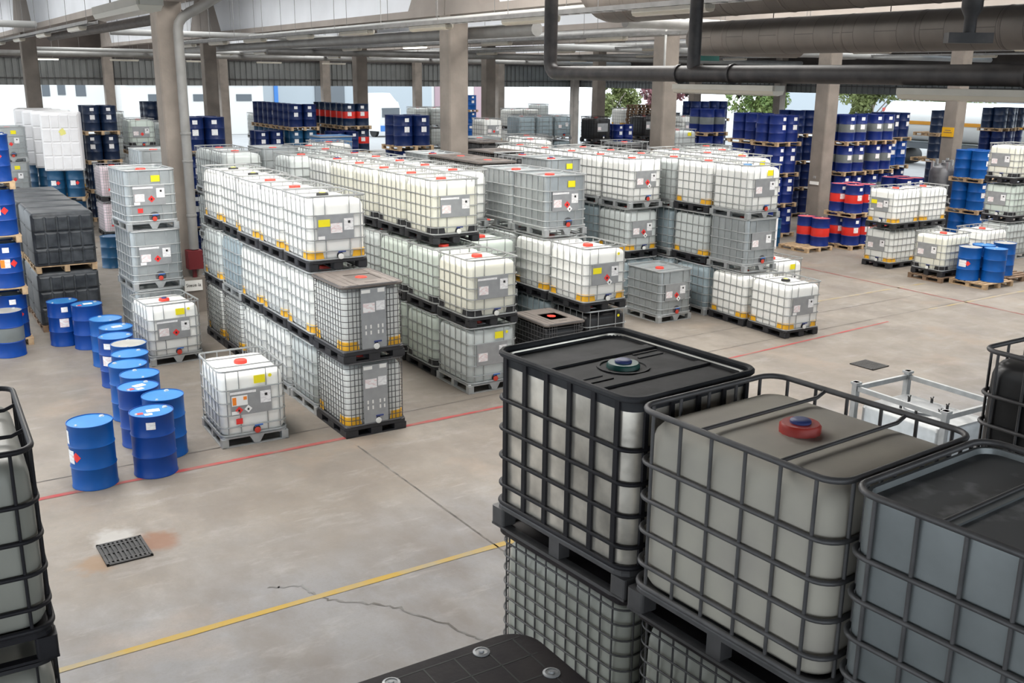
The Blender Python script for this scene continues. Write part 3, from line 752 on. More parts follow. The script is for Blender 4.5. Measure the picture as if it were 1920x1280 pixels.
def lid_steel():
    b = MB(); z = 1.106
    rbox(b, .465, .565, .08, [(0, z-.01), (0, z), (.012, z+.004), (.05, z+.001)], 5); return b
link('lid', lid_steel().mesh('lid', M['worn_steel_lid']), fc)
container('FD', 5.74, 2.28, 0, 'black tank, bottom of the stack at the right edge', .0, None, None, 1, hz=1.25/H)
container('FD', 5.74, 2.28, 1.25, 'black tank, middle of the stack at the right edge', .0, None, None, 1, hz=1.25/H)
container('FD', 5.74, 2.28, 2.5, 'glossy black tank in dark cage topping the right edge stack', .0, None, None, 2)
for z, n in ((0, 'bottom'), (H, 'middle')):
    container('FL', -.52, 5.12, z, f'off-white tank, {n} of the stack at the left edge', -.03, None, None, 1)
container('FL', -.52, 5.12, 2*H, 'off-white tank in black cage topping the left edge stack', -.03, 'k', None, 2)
# near bottom edge: black lidded container seen from above
t = empty('bulk_container', (1.83, 2.98, 0)); tag(t, 'black-lidded container with bolted rounded lid at the bottom edge', 'bulk container')
b = MB(); rbox(b, .60, .70, .12, [(.02, .12), (0, .16), (0, 2.5), (.02, 2.52)], 6); link('tank', b.mesh('tank', M['dark_white_hdpe']), t)
b = MB(); rbox(b, .62, .72, .06, [(0, 0), (0, .13)], 3); link('pallet', b.mesh('pallet', M['black_plastic']), t)
b = MB(); rbox(b, .64, .74, .17, [(.012, 2.50), (0, 2.52), (0, 2.575), (.012, 2.59), (.03, 2.594)], 8)
link('lid', b.mesh('lid', M['dark_lid']), t)
b = MB()
for k in range(8): b.box(-.56, .56, .66-k*.165-.004, .66-k*.165+.004, 2.5935, 2.595)
for k in range(7): b.box(.52-k*.165-.004, .52-k*.165+.004, -.66, .66, 2.5935, 2.595)
link('grooves', b.mesh('grooves', M['ink'], False), t)
for bx_, by_ in ((.33, .64), (-.15, .64), (.52, .32), (.52, -.2)):
    b = MB(); b.lathe([(.042, 2.593), (.042, 2.598), (.030, 2.601), (.030, 2.598), (.014, 2.598), (.012, 2.606)], 18, (bx_, by_, 0)); link('bolt', b.mesh('bolt', M['plate_steel']), t)

# galvanised frame container behind the foreground tanks
t = empty('frame_container', (10.53, 7.0, 0), -.02); tag(t, 'stainless tank in open galvanised frame with round lid, behind the foreground tanks', 'frame container')
hx, hy, zt = .50, .64, 1.62
for sx in (-1, 1):
    for sy in (-1, 1):
        b = MB(); b.box(sx*hx-.035, sx*hx+.035, sy*hy-.035, sy*hy+.035, 0, zt); b.box(sx*hx-.05, sx*hx+.05, sy*hy-.05, sy*hy+.05, zt-.03, zt); 
        link('post', b.mesh('post', M['galvanised'], False), t)
for z in (zt-.08, .2):
    for s in (-1, 1):
        b = MB(); b.box(-hx+.04, hx-.04, s*hy-.02, s*hy+.02, z-.03, z+.03); link('rail', b.mesh('rail', M['galvanised'], False), t)
        b = MB(); b.box(s*hx-.02, s*hx+.02, -hy+.04, hy-.04, z-.03, z+.03); link('rail', b.mesh('rail', M['galvanised'], False), t)
b = MB(); rbox(b, .455, .595, .1, [(.04, .25), (0, .29), (0, 1.30), (.03, 1.34), (.2, 1.36)], 6); link('tank', b.mesh('tank', M['galvanised']), t)
b = MB(); b.lathe([(.24, 1.355), (.24, 1.385), (.20, 1.40), (.05, 1.405)], 28); ld = link('lid', b.mesh('lid', M['plate_steel']), t)
for k in range(6):
    a = k*PI/3+.3; b = MB(); cx, cy = .27*math.cos(a), .27*math.sin(a)
    b.box(cx-.012, cx+.012, cy-.012, cy+.012, 1.35, 1.43); b.tube([(cx-.03, cy, 1.455), (cx, cy, 1.42), (cx+.03, cy, 1.455)], .008, 5); link('wing_nut', b.mesh('wing_nut', M['ink'], False), ld)

# ------------------------------------------------------------------ drums and pallets
def drum_body(n, band=None):
    b = MB(); P = [(.27, 0), (.289, .003), (.289, .018), (.282, .028), (.282, .278), (.291, .293), (.282, .308), (.282, .572), (.291, .587), (.282, .602), (.282, .85), (.289, .86), (.289, .879), (.281, .88), (.277, .866)]
    b.lathe(P, n, ct=False); return b
def drum_lid(n):
    b = MB(); b.lathe([(.279, .862), (.279, .868), (.20, .869), (.02, .870)], n); return b
def drum_band(n):
    b = MB(); b.lathe([(.2828, .305), (.2835, .31), (.2835, .57), (.2828, .575)], n, cb=False, ct=False); return b
def drum_bung(r, x, y):
    b = MB(); b.lathe([(r*1.25, .868), (r*1.25, .873), (r, .875), (r, .884), (r*.6, .886)], 12, (x, y, 0)); return b
def wrap(a0, a1, z0, z1, r=.2845, n=6):
    b = MB(); lo = []; hi = []
    for k in range(n+1):
        a = R_(a0+(a1-a0)*k/n); lo.append((r*math.cos(a), r*math.sin(a), z0)); hi.append((r*math.cos(a), r*math.sin(a), z1))
    b.loft([lo, hi], False, False, closed=False); return b
def wrap_diamond(a0, zc, rad, r=.2855):
    b = MB(); A = R_(a0); w = rad/r
    pts = [(A, zc-rad), (A+w, zc), (A, zc+rad), (A-w, zc), (A, zc)]
    b.add([(r*math.cos(a), r*math.sin(a), z) for a, z in pts], [(0, 1, 4), (1, 2, 4), (2, 3, 4), (3, 0, 4)]); return b
DP = {}
DRUMS = []
DN = [0]
HIDDEN = set([16,19,22,25,61,62,63,65,66,67,69,70,71,73,77,79,81,83,85,87,93,94,96,97,105,107,113,115,121,123,129,130,131,133,134,135,141,142,144,145,153,155,161,163,169,170,171,173,174,175,181,182,183,185,186,187,197,198,199,201,202,203,205,206,209,210,211,213,214,215,216,218,219,220,222,223,225,226,227,229,230,231,235,237,238,239,241,242,243,244,246,247,251,253,254,255,256,258,259,262,263,266,269,270,271,273,274,275,285,286,287,289,290,291,302,303,306,317,319,333,334,335,342,349,350,351,354,359,366,379,381,382,383,401,420,422,428,429,430,432,433,434,438,442,444,445,446,448,449,450,453,454,460,461,462,463,464,466])   # drums buried inside the stacks, of which nothing shows
STACK = [None]
def drum(x, y, z, col, label, lid=None, band=None, rz=0, marks='', group=None, near=True):
    DN[0] += 1
    if DN[0] in HIDDEN: return None
    key = (col, lid, band, marks, near)
    if key in DP:
        o = copy_tree(DP[key]) if near else link('steel_drum', DP[key])
    elif near:
        o = empty('steel_drum', (0, 0, 0))
        bd = link('body', cm(f'body|{col}', lambda: drum_body(36), M[col]), o)
        ld = link('lid', cm(f'lid|{lid}', lambda: drum_lid(36), M[lid or col]), o)
        link('bung', cm('bung|1', lambda: drum_bung(.028, .19, .10), M['bung_metal']), ld); link('bung', cm('bung|2', lambda: drum_bung(.016, -.20, -.08), M['bung_metal']), ld)
        if band: link('band', cm(f'band|{band}', lambda: drum_band(36), M[band]), o)
        if '1' in marks: link('paper_label', cm('paper_label|d1', lambda: wrap(-112, -88, .70, .80), M['printed'], False), o)
        if '2' in marks: link('paper_label', cm('paper_label|d2', lambda: wrap(-122, -88, .40, .57), M['printed_red'], False), o)
        if '3' in marks: link('flame_diamond', cm('flame_diamond|d', lambda: wrap_diamond(-74, .48, .075), M['hazard_red'], False), o)
        if '4' in marks: link('hazard_square', cm('hazard_square|d', lambda: wrap(-124, -108, .41, .56, .2865), M['hazard_orange'], False), o)
        if '5' in marks:
            q = MB(); q.box(-.06, .11, -.04, .07, .8705, .872); link('paper_label', cm('paper_label|d5', lambda: q, M['paper'], False), ld)
        if '6' in marks:
            q = MB(); q.box(-.20, -.11, -.10, -.02, .8705, .872); link('red_label', cm('red_label|d6', lambda: q, M['hazard_red'], False), ld)
        if '7' in marks:
            q = MB(); q.box(-.10, .0, -.17, -.09, .8705, .872); link('paper_label', cm('paper_label|d7', lambda: q, M['printed_red'], False), ld)
        if '8' in marks: link('paper_label', cm('paper_label|d8', lambda: wrap(-205, -175, .62, .80), M['printed'], False), o)
        if '9' in marks:
            link('paper_label', cm('paper_label|d9', lambda: wrap(-205, -160, .36, .54), M['printed'], False), o); link('flame_diamond', cm('flame_diamond|d9', lambda: wrap_diamond(-152, .46, .07), M['hazard_red'], False), o)
        DP[key] = o
    else:
        mb = MB(); mats = [M[col], M[lid or col], M[band or col], M['printed'], M['hazard_red']]
        mb.lathe([(.289, 0), (.282, .02), (.282, .28), (.290, .293), (.282, .306), (.282, .574), (.290, .587), (.282, .6), (.282, .85), (.289, .862), (.289, .88), (.275, .88), (.275, .866)], 20, ct=False)
        mb.merge(drum_lid(20), 1)
        if band: mb.merge(drum_band(20), 2)
        if '1' in marks: mb.merge(wrap(-112, -85, .70, .81, .286, 3), 3)
        if '2' in marks: mb.merge(wrap(-115, -82, .40, .56, .286, 3), 3)
        if '3' in marks: mb.merge(wrap_diamond(-70, .48, .07), 4)
        DP[key] = mb.mesh('steel_drum', mats); o = link('steel_drum', DP[key])
    o.location = (x, y, z); o.rotation_euler = (0, 0, rz)
    if group: o['group'] = group
    tag(o, label, 'drum'); DRUMS.append((o.name, DN[0], STACK[0])); return o
PC = {}
def pallet(x, y, z, w, d, label, rz=0, m='wood', group=None):
    key = (w, d, m)
    if key not in PC:
        b = MB(); hx, hy = w/2, d/2
        n = 7 if d > 1 else 5
        for k in range(n):
            yy = -hy+.06+(d-.12)*k/(n-1); b.box(-hx, hx, yy-.055, yy+.055, .122, .144)
        for xx in (-hx+.06, 0, hx-.06):
            b.box(xx-.05, xx+.05, -hy, hy, .100, .122); b.box(xx-.05, xx+.05, -hy, hy, 0, .022)
            for yy in (-hy+.06, 0, hy-.06): b.box(xx-.05, xx+.05, yy-.06, yy+.06, .022, .10)
        PC[key] = b.mesh('wooden_pallet', M[m], False)
    o = link('wooden_pallet', PC[key], None, (x, y, z), rz); tag(o, label, 'pallet', group); return o
POS = ['nearest', 'right one', 'left one', 'rearmost']
TP = 1.031
LAYER = {1: ['only'], 2: ['lower', 'upper'], 3: ['bottom', 'middle', 'top'], 4: ['bottom', 'second', 'third', 'top']}
CN = {'drum_blue': 'blue', 'drum_blue_deep': 'deep blue', 'drum_navy': 'navy', 'drum_dark': 'dark navy', 'drum_royal': 'royal blue', 'drum_teal': 'teal'}
def stack(x, y, tiers, cols, desc, group, rz=0, near=False, marks='12', bands=None, lids=None, skip=(), slots=(0, 1, 2, 3), z0=0, wood='wood', base=0):
    """square pallet loads of four drums; x, y is the near-left (-X,-Y) corner"""
    c, s = math.cos(rz), math.sin(rz)
    for k in range(tiers):
        z = z0+k*TP
        cx, cy = x+c*.6-s*.6, y+s*.6+c*.6
        ln = LAYER[tiers][k]; STACK[0] = (desc, k)
        pallet(cx, cy, z, 1.2, 1.2, f'wooden pallet under the {ln} layer of {desc}', rz, wood, group+' pallets')
        col = cols[k % len(cols)]; bd = bands[k % len(bands)] if bands else None; li = lids[k % len(lids)] if lids else None
        for q in slots:
            if (k, q) in skip: continue
            lx, ly = (-.295, .295)[q % 2], (-.295, .295)[q//2]
            mk = marks if q < 2 or near else ''
            nm = f"{'grey-banded ' if bd == 'drum_grey' else 'red-banded ' if bd == 'drum_red' else ''}{CN[col]} drum, {POS[q]}, {ln} layer, {desc}"
            drum(cx+c*lx-s*ly, cy+s*lx+c*ly, z+.144, col, nm, li, bd, rz+rnd.uniform(-.2, .2), mk, group, near)

STACK[0] = None
# near drums in the loose line on the left
g = 'loose line of blue drums'
ND = [
 (1.92, 13.24, 'drum_blue', 'lid_blue', None, '89', 'blue drum with red diamond, nearest of all, on the red line', .15),
 (2.70, 13.24, 'drum_blue_deep', 'lid_blue', None, '1567', 'blue drum with large white paper on lid, second nearest, on red line', -.1),
 (3.00, 13.86, 'drum_blue', 'lid_blue', None, '', 'plain lighter blue drum behind the second nearest drum', .6),
 (2.80, 14.47, 'drum_blue_deep', 'lid_blue', None, '567', 'blue drum with red and white papers on lid, fourth in the line', .35),
 (2.96, 15.10, 'drum_blue', 'lid_blue', None, '', 'blue drum, fifth counted from the near end of the line', 1.2),
 (2.92, 15.73, 'drum_blue', 'lid_blue', None, '', 'blue drum, sixth counted from the near end of the line', 2.0),
 (3.08, 16.34, 'drum_blue', 'lid_blue', None, '', 'blue drum, seventh in the line, just before the grey-lidded one', .2),
 (3.20, 17.00, 'drum_blue', 'lid_grey', None, '', 'blue drum with grey lid in the middle of the line', .9),
 (3.11, 17.62, 'drum_blue_deep', 'lid_blue', None, '12', 'blue drum with two white side labels behind the grey-lidded one', -.55),
 (3.25, 18.27, 'drum_blue', 'lid_blue', None, '5', 'blue drum with one white paper on lid, tenth in the line', .2),
 (3.22, 19.02, 'drum_blue', 'lid_blue', None, '', 'plain blue drum, eleventh in the line', 1.4),
 (3.14, 20.47, 'drum_blue_deep', 'lid_blue', None, '56', 'blue drum with papers on lid before the black wrapped boxes', .1),
 (2.77, 20.98, 'drum_blue_deep', 'lid_blue', None, '12', 'blue drum with two white side labels before the black wrapped boxes', .15),
]
for x, y, c_, l_, b_, mk, lb, rz in ND: drum(x, y, 0, c_, lb, l_, b_, rz, mk, g)
drum(1.72, 20.62, 0, 'drum_blue_deep', 'blue drum with grey band and grey lid at the left edge', 'lid_grey', 'drum_grey', .3, '', g)
drum(5.26, 29.05, 0, 'drum_teal', 'teal drum half hidden behind the steel-clad stack of three', None, None, 0, '', g)
stack(1.02, 21.2, 4, ['drum_blue_deep'], 'the drum tower at left edge', 'drum tower at the left edge', .0, True, '1243', skip=[(k, 2) for k in range(4)])

# black wrapped boxes, five deep, two tiers on wooden pallets
def wbox(hx, hy, h, nx, nz):
    b = MB(); rbox(b, hx, hy, .06, [(.02, 0), (0, .02), (0, h-.05), (.03, h-.01), (.06, h)], 4)
    for i in range(nx):
        for j in range(nz):
            x0 = -hx+.03+(2*hx-.06)*i/nx; x1 = -hx+.03+(2*hx-.06)*(i+1)/nx; z0 = .03+(h-.1)*j/nz; z1 = .03+(h-.1)*(j+1)/nz; e = .025
            for s in (-1, 1):
                y = s*hy
                o_ = [(x0+.008, y, z0+.008), (x1-.008, y, z0+.008), (x1-.008, y, z1-.008), (x0+.008, y, z1-.008)]
                n_ = [(x0+e+.01, y+s*.022, z0+e+.01), (x1-e-.01, y+s*.022, z0+e+.01), (x1-e-.01, y+s*.022, z1-e-.01), (x0+e+.01, y+s*.022, z1-e-.01)]
                b.loft([o_, n_] if s < 0 else [list(reversed(o_)), list(reversed(n_))], False, True)
    return b
wb = wbox(.60, .50, 1.10, 5, 3).mesh('tank', M['wrapped_black'])
for i in range(5):
    for k in range(2):
        t = empty('wrapped_box', (3.10+.02*math.sin(i*2), 22.62+i*1.06, k*1.244+.144), .0)
        tag(t, f"black film-wrapped box, {'upper' if k else 'lower'} tier, {ORD[i]} in the file left of the drums", 'wrapped box', 'black wrapped boxes')
        link('tank', wb, t)
        q = MB()
        for zz in (.3, .75): q.tube([(p[0], p[1], zz) for p in rr(.626, .526, .07, 3)], .005, 4, True)
        link('strap', cm('strap|b', lambda: q, M['ink'], False), t)
        pallet(3.10+.02*math.sin(i*2), 22.62+i*1.06, k*1.244, 1.2, 1.0, f"wooden pallet under the {'upper' if k else 'lower'} black box, {ORD[i]} in the file", 0, 'dark_wood' if k == 0 else 'wood', 'black box pallets')
# white wrapped tall boxes on wrapped blue drums
wt = wbox(.60, .48, 1.92, 4, 4).mesh('tank', M['wrapped_white'])
for i in range(4):
    px, py = 5.45-.02*i, 36.85+i*1.28
    t = empty('wrapped_box', (px-.09*i, py, 2.06), -.25); tag(t, f"tall white film-wrapped box, {ORD[i]} of the file on the wrapped blue drums", 'wrapped box', 'white wrapped boxes')
    link('tank', wt, t)
    if i == 0:
        q = MB(); n = 14; q.add([(.06+.1*math.cos(2*PI*k/n)*(1+.3*math.sin(3*k)), -.507, 1.28+.11*math.sin(2*PI*k/n)*(1+.25*math.cos(2*k))) for k in range(n)], [tuple(range(n))]); link('yellow_stain', q.mesh('yellow_stain', M['pale_yellow_paper'], False), t)
for i in range(4):
    stack(4.72-.1*i, 36.5+i*1.32, 2, ['drum_teal'], f'the load under white box, {ORD[i]} in file', 'wrapped drums under the white boxes', -.25, False, '23' if i == 0 else '', slots=(0, 1))

# ------------------------------------------------------------------ background stacks
FAR = 'stacks in the background'
def ft(st, x, y, n, desc, cap='r', marks=None, rz=0, z0=0, top=None):
    for k in range(n):
        s_ = top if (top and k == n-1) else st
        w = {1: [''], 2: ['lower of two, ', 'upper of two, '], 3: ['bottom of three, ', 'middle of three, ', 'top of three, ']}[n][k]
        container(s_, x, y, z0+k*H, f'{LOOK[s_].split(",")[0]}, {w}{desc}', rz, cap, marks, 1, group=FAR, far=True)
ft('GS', 3.4, 37.2, 3, 'left of the white wrapped boxes', marks='yadb', rz=.02)
ft('PS', 2.3, 37.0, 3, 'far left behind the drum tower')
ft('My', 6.05, 49.0, 3, 'far left behind the white boxes'); ft('My', 7.2, 49.0, 3, 'far left, right neighbour of another mesh tank'); ft('PS', 9.3, 50.5, 3, 'far left, near the white building')
ft('MP', 6.12, 34.6, 2, 'right of the wrapped blue drums', marks='af')
stack(6.45, 38.45, 4, ['drum_dark'], 'the dark tower right of white boxes', 'dark drum tower on the left', .03, False, '12')
ft('PS', 8.0, 38.9, 2, 'beneath the tank on a wooden pallet, left background')
pallet(8.5, 39.5, 2*H, 1.0, 1.2, 'wooden pallet between tanks right of the dark drum tower', 0, 'wood')
container('GB', 8.0, 38.9, 2*H+.144, 'greenish tank on wooden pallet right of the dark drum tower', 0, 'r', 'padb', far=True, group=FAR)
ft('PS', 9.25, 39.6, 3, 'left of the concrete column with the downpipe'); ft('WB', 10.35, 39.8, 3, 'behind the concrete column with the downpipe')
stack(9.6, 43.2, 4, ['drum_dark'], 'the dark pair behind downpipe column', 'dark drums behind the downpipe column', 0, False, '')
ft('PS', 6.95, 22.3+1.4, 3, 'behind the leftmost long row, left one', rz=0.0); ft('PS', 8.0, 22.0, 3, 'behind the leftmost long row, middle one'); ft('PS', 9.2, 23.45, 3, 'behind the leftmost long row, right one')
ft('GS', 5.3, 24.9, 3, 'left behind the downpipe column'); ft('PS', 6.95, 25.0, 3, 'behind the leftmost long row, rear left'); ft('GS', 8.15, 24.4, 3, 'behind the leftmost long row, rear middle'); ft('PS', 9.25, 24.75, 3, 'behind the leftmost long row, rear right')
stack(7.15, 27.6, 4, ['drum_navy'], 'the pair right of downpipe column', 'navy drums right of the downpipe column', .05, False, '124')
ft('PS', 15.3, 46.6, 3, 'right of the second column, far background'); ft('WYd', 17.4, 51.0, 2, 'left of the open yard door')
for i in range(4):
    stack(14.15, 38.6+i*1.25, 4, ['drum_navy', 'drum_dark', 'drum_teal', 'drum_navy'], f'the long navy wall, pallet {ORD[i]}', 'long navy drum wall', 0, False, '12', slots=(0, 1, 2) if i == 0 else (0, 2))
stack(12.8, 38.8, 3, ['drum_navy'], 'the low navy pallet left of wall', 'low navy drums', 0, False, '12')
for i in range(3):
    stack(16.5, 38.7+i*1.25, 4, ['drum_dark'], f'the red-banded wall, pallet {ORD[i]}', 'red banded drum wall', 0, False, '12' if i == 0 else '', bands=['drum_red'], slots=(0, 1, 2) if i == 0 else (0, 2))
stack(15.35, 37.2, 3, ['drum_navy'], 'the low load before red-banded wall', 'low navy drums before the red banded wall', 0, False, '1')
ft('WS', 10.32, 25.95, 3, 'standing alone before the light blue tank')
t = empty('storage_tank', (14.6, 35.6, 0)); tag(t, 'light blue rectangular tank with white labels between column and drum walls', 'tank')
b = MB(); rbox(b, .64, .5, .04, [(0, 0), (0, 3.05), (.02, 3.08)], 2); link('body', b.mesh('body', M['tank_blue']), t)
b = MB(); b.tube(rr(.65, .51, .04, 2, 3.05), .03, 4, True); link('rim', b.mesh('rim', M['galvanised']), t)
for k, (x0, x1, mk) in enumerate(((-.5, -.3, 'paper'), (.0, .1, 'hazard_red'), (.14, .28, 'paper'))):
    q = MB(); q.box(x0, x1, -.506, -.501, 2.68, 2.9); link('label', q.mesh('label', M[mk], False), t)
stack(13.2, 27.0, 4, ['drum_navy'], 'the tower left of the central column', 'navy tower beside the central column', 0, False, '12')
ft('PS', 13.0, 24.9, 2, 'beside the base of the central column')
ft('MP', 18.6, 44.5, 3, 'behind the second background column')
ft('WY', 22.7, 37.9, 3, 'right of the central column', marks='padb')
ft('WS', 17.25, 26.4, 3, 'alone behind the middle rows')
ft('GS', 15.2, 25.9, 3, 'behind the central column, right side'); ft('WS', 16.4, 24.9, 3, 'next to the tank behind the central column')
ft('MB', 14.4, 24.3, 3, 'far end of the middle rows', cap='k'); ft('PS', 18.2, 22.6, 3, 'far end of the right rows', top='KS'); ft('PS', 19.2, 20.2, 3, 'before the third column, right rows', cap='r')
ft('WS', 18.55, 18.9, 3, 'third-column side of the right rows', cap='r', marks='yab')
for i in range(3): ft('PS', 27.0+1.1*i, 53.0, 3, f'far rear row, {ORD[i]} from the left', rz=0)
ft('WYd', 31.2, 49.2, 3, 'far rear beside the fifth column', marks='pb'); ft('WYd', 32.3, 49.2, 3, 'far rear, right of the fifth column', marks='pb')
ft('PS', 38.3, 57.0, 3, 'far rear, standing taller before the bright opening')
for i in range(4): ft('WYd', 38.5+1.1*i, 48.0, 3, f'rear row before the bright opening, {ORD[i]} from left')
for i in range(3): ft('BG', 26.0+1.05*i, 40.2, 3, f'dark tank row right of the yellow-cornered tank, {ORD[i]} from left', marks='ab' if i == 2 else None)
stack(23.6, 41.0, 3, ['drum_blue'], 'the small load behind yellow-cornered tank', 'small blue drum load', 0, False, '1')
stack(31.3, 55.0, 4, ['drum_blue'], 'the far tower behind central column', 'far blue tower behind the central column', 0, False, '12')
ft('KF', 28.6, 37.7, 3, 'left of the small navy drum load', marks='paW'); ft('KF', 32.3, 38.6, 3, 'beside the tower of empty pallets', marks='paW')
stack(30.3, 38.2, 3, ['drum_royal'], 'the load between the two black tanks', 'royal blue load between the black tanks', 0, False, '12')
for k in range(27):
    pallet(35.0+rnd.uniform(-.03, .03), 42.2+rnd.uniform(-.03, .03), k*.144, 1.2, .8, f'empty wooden pallet number {k+1} from the floor in the tall tower' if k else 'lowest wooden pallet of the tall empty pallet tower', rnd.uniform(-.03, .03), 'dark_wood', 'tower of empty pallets')
ft('GS', 35.9, 41.0, 3, 'right of the pallet tower')
for i in range(3): ft('MB', 29.5+1.1*i, 33.0, 2, f'dark low row before the black tanks, {ORD[i]} from left', cap=None)
ft('WYd', 33.9, 37.5, 3, 'right of the third front column', marks='pab')
for i in range(2):
    stack(36.4+1.3*i, 39.4, 4, ['drum_dark', 'drum_dark', 'drum_navy', 'drum_navy'], f'the dark wall right of column, pallet {ORD[i]}', 'dark drum wall', 0, False, '')
ft('PS', 24.6, 27.5, 3, 'left of the banded drum pallets', marks='y')
# the royal blue wall on the right
RW = 'royal blue drum wall'
stack(27.6, 29.2, 4, ['drum_royal'], 'the grey-banded pallet at far left of wall', RW, 0, False, '', bands=['drum_grey'])
stack(25.95, 25.1, 4, ['drum_royal'], 'the plain pallet left of the column', RW, 0, False, '12')
stack(25.5, 23.55, 4, ['drum_royal'], 'the plain pallet just behind the column', RW, 0, False, '12')
stack(28.15, 22.85, 4, ['drum_royal'], 'the banded pallet right of the column', RW, 0, False, '12', bands=['drum_grey'])
stack(29.75, 22.95, 4, ['drum_royal'], 'the second banded pallet right of the column', RW, 0, False, '12', bands=['drum_grey'])
stack(31.9, 23.9, 4, ['drum_blue_deep', 'drum_navy'], 'the plain dark pallet right of banded ones', RW, 0, False, '12')
stack(30.3, 27.0, 4, ['drum_navy'], 'the rear pallet of the wall', RW, 0, False, '')
stack(29.35, 21.2, 2, ['drum_royal'], 'the low red-lidded pallet before the wall', RW, 0, False, '12', lids=['lid_red'])
# red banded drums
stack(24.35, 20.9, 1, ['drum_royal'], 'the low red-banded pallet by the column', 'red banded drums by the column', 0, True, '', slots=(1, 3), bands=['drum_red'], lids=['lid_red'])
stack(25.98, 20.55, 2, ['drum_royal'], 'the two-high red-banded load', 'red banded drums by the column', 0, True, '12', bands=['drum_red'], lids=['lid_red'])
stack(27.35, 20.6, 1, ['drum_royal'], 'the red-banded pallet half hidden by white tanks', 'red banded drums by the column', 0, False, '', bands=['drum_red'], lids=['lid_red'])
drum(24.55, 22.6, 0, 'drum_teal', 'dark teal drum left of the red-banded drums', None, None, 0, '', None)
t = empty('carton', (23.85, 22.3, 0)); tag(t, 'white wrapped carton with a red diamond left of the red-banded drums', 'carton')
b = MB(); b.box(-.3, .3, -.3, .3, 0, 1.0); link('box', b.mesh('box', M['wrapped_white'], False), t); q = diamond(.1, .45, .09, y=-.306, flame=False); link('flame_diamond', q.mesh('flame_diamond', M['hazard_red'], False), t)
# right cluster
container('WYd', 24.35, 18.85, 0, 'white tank, yellow corners, lower left of the right-hand pair', -PI/2, None, 'pabW', group='right hand pair of tanks')
container('WYd', 25.57, 18.80, 0, 'white tank, yellow corners, lower right of the right-hand pair', -PI/2, None, None, group='right hand pair of tanks')
container('WY', 24.20, 18.75, H, 'white tank with yellow label, upper left of the right-hand pair', -PI/2, 'r', 'pYAbeW', group='right hand pair of tanks')
container('WY', 25.42, 18.72, H, 'white tank with red cap, upper right of the right-hand pair', -PI/2, 'r', None, group='right hand pair of tanks')
pallet(24.46, 16.33, 0, 1.25, 1.05, 'wooden pallet under the lone cream tank on the right', 0, 'dark_wood')
container('WB', 23.88, 16.84, .144, 'lone cream tank, black corners, on a wooden pallet by four blue drums', -PI/2, 'r', 'pabW')
pallet(24.70, 15.2, 0, 1.2, 1.1, 'wooden pallet carrying loose blue drums on the right', -.03, 'wood')
for x, y, mk, lb in ((24.38, 15.42, '9', 'blue drum with red diamond on the right-hand wooden pallet'), (24.74, 14.92, '', 'plain blue drum at the near right of the right-hand pallet'), (25.02, 15.45, '', 'blue drum between two others at the back of right-hand pallet')):
    drum(x, y, .144, 'drum_blue', lb, 'lid_grey' if mk else 'lid_blue', None, 0, mk, 'drums on the right hand pallet')
pallet(26.12, 15.3, 0, 1.2, .9, 'half-empty wooden pallet right of the loose blue drums', -.04, 'dark_wood')
drum(25.86, 15.36, .144, 'drum_blue', 'blue drum with grey lid on the half-empty pallet', 'lid_grey', None, 0, '', 'drums on the right hand pallet')
container('WS', 27.0, 15.4, .0, 'white tank with red square label cut by the right edge', -PI/2, 'r', 'padf')
container('WS', 26.60, 17.42, 0, 'low white tank behind the blue drums on the right', -PI/2, 'r', None)
container('PS', 28.75, 18.02, 0, 'grey tank, bottom of the stack at the right edge by the drums', -PI/2, None, None)
container('GB', 28.75, 18.02, H, 'pale green tank, middle of the right edge stack', -PI/2, None, 'pabW')
container('WB', 28.62, 17.98, 2*H, 'cream tank, black corners, topping the right edge stack by the drums', -PI/2, 'k', 'pabW')
stack(30.3, 19.1, 3, ['drum_blue'], 'the tower behind the right edge tanks', 'blue tower behind the right edge tanks', 0, False, '123')
for dx, dy, k, n in ((.65, -.5, 0, 'lower left'), (1.75, .1, 0, 'lower right'), (.65, -.5, 1, 'upper left'), (1.75, .1, 1, 'upper right')):
    t = empty('steel_vessel', (30.6+dx, 21.6+dy, k*1.3)); tag(t, f'grey steel vessel with domed top, {n} one of the group behind white tanks', 'vessel', 'grey steel vessels')
    b = MB(); b.lathe([(.5, .1), (.5, .95), (.42, 1.1), (.15, 1.18), (.14, 1.25), (.05, 1.27)], 20); link('shell', cm('shell|v', lambda: b, M['dark_steel']), t)
    b2 = MB()
    for a in range(4):
        b2.box(.42*math.cos(a*PI/2+.78)-.04, .42*math.cos(a*PI/2+.78)+.04, .42*math.sin(a*PI/2+.78)-.04, .42*math.sin(a*PI/2+.78)+.04, 0, 1.3)
    link('legs', cm('legs|v', lambda: b2, M['galvanised'], False), t)
stack(36.6, 25.2, 4, ['drum_dark'], 'the dark tower right of yellow-signed column', 'dark tower by the yellow sign', 0, False, '', slots=(0, 1))
stack(43.2, 26.6, 4, ['drum_navy', 'drum_dark'], 'the tower at far right before tanker', 'navy tower before the tanker', 0, False, ''); stack(44.5, 26.9, 4, ['drum_navy', 'drum_dark'], 'the rightmost tower before tanker', 'navy tower before the tanker', 0, False, '')
stack(36.2, 22.2, 2, ['drum_blue'], 'the low load right of yellow-signed column', 'low blue load', 0, False, '')

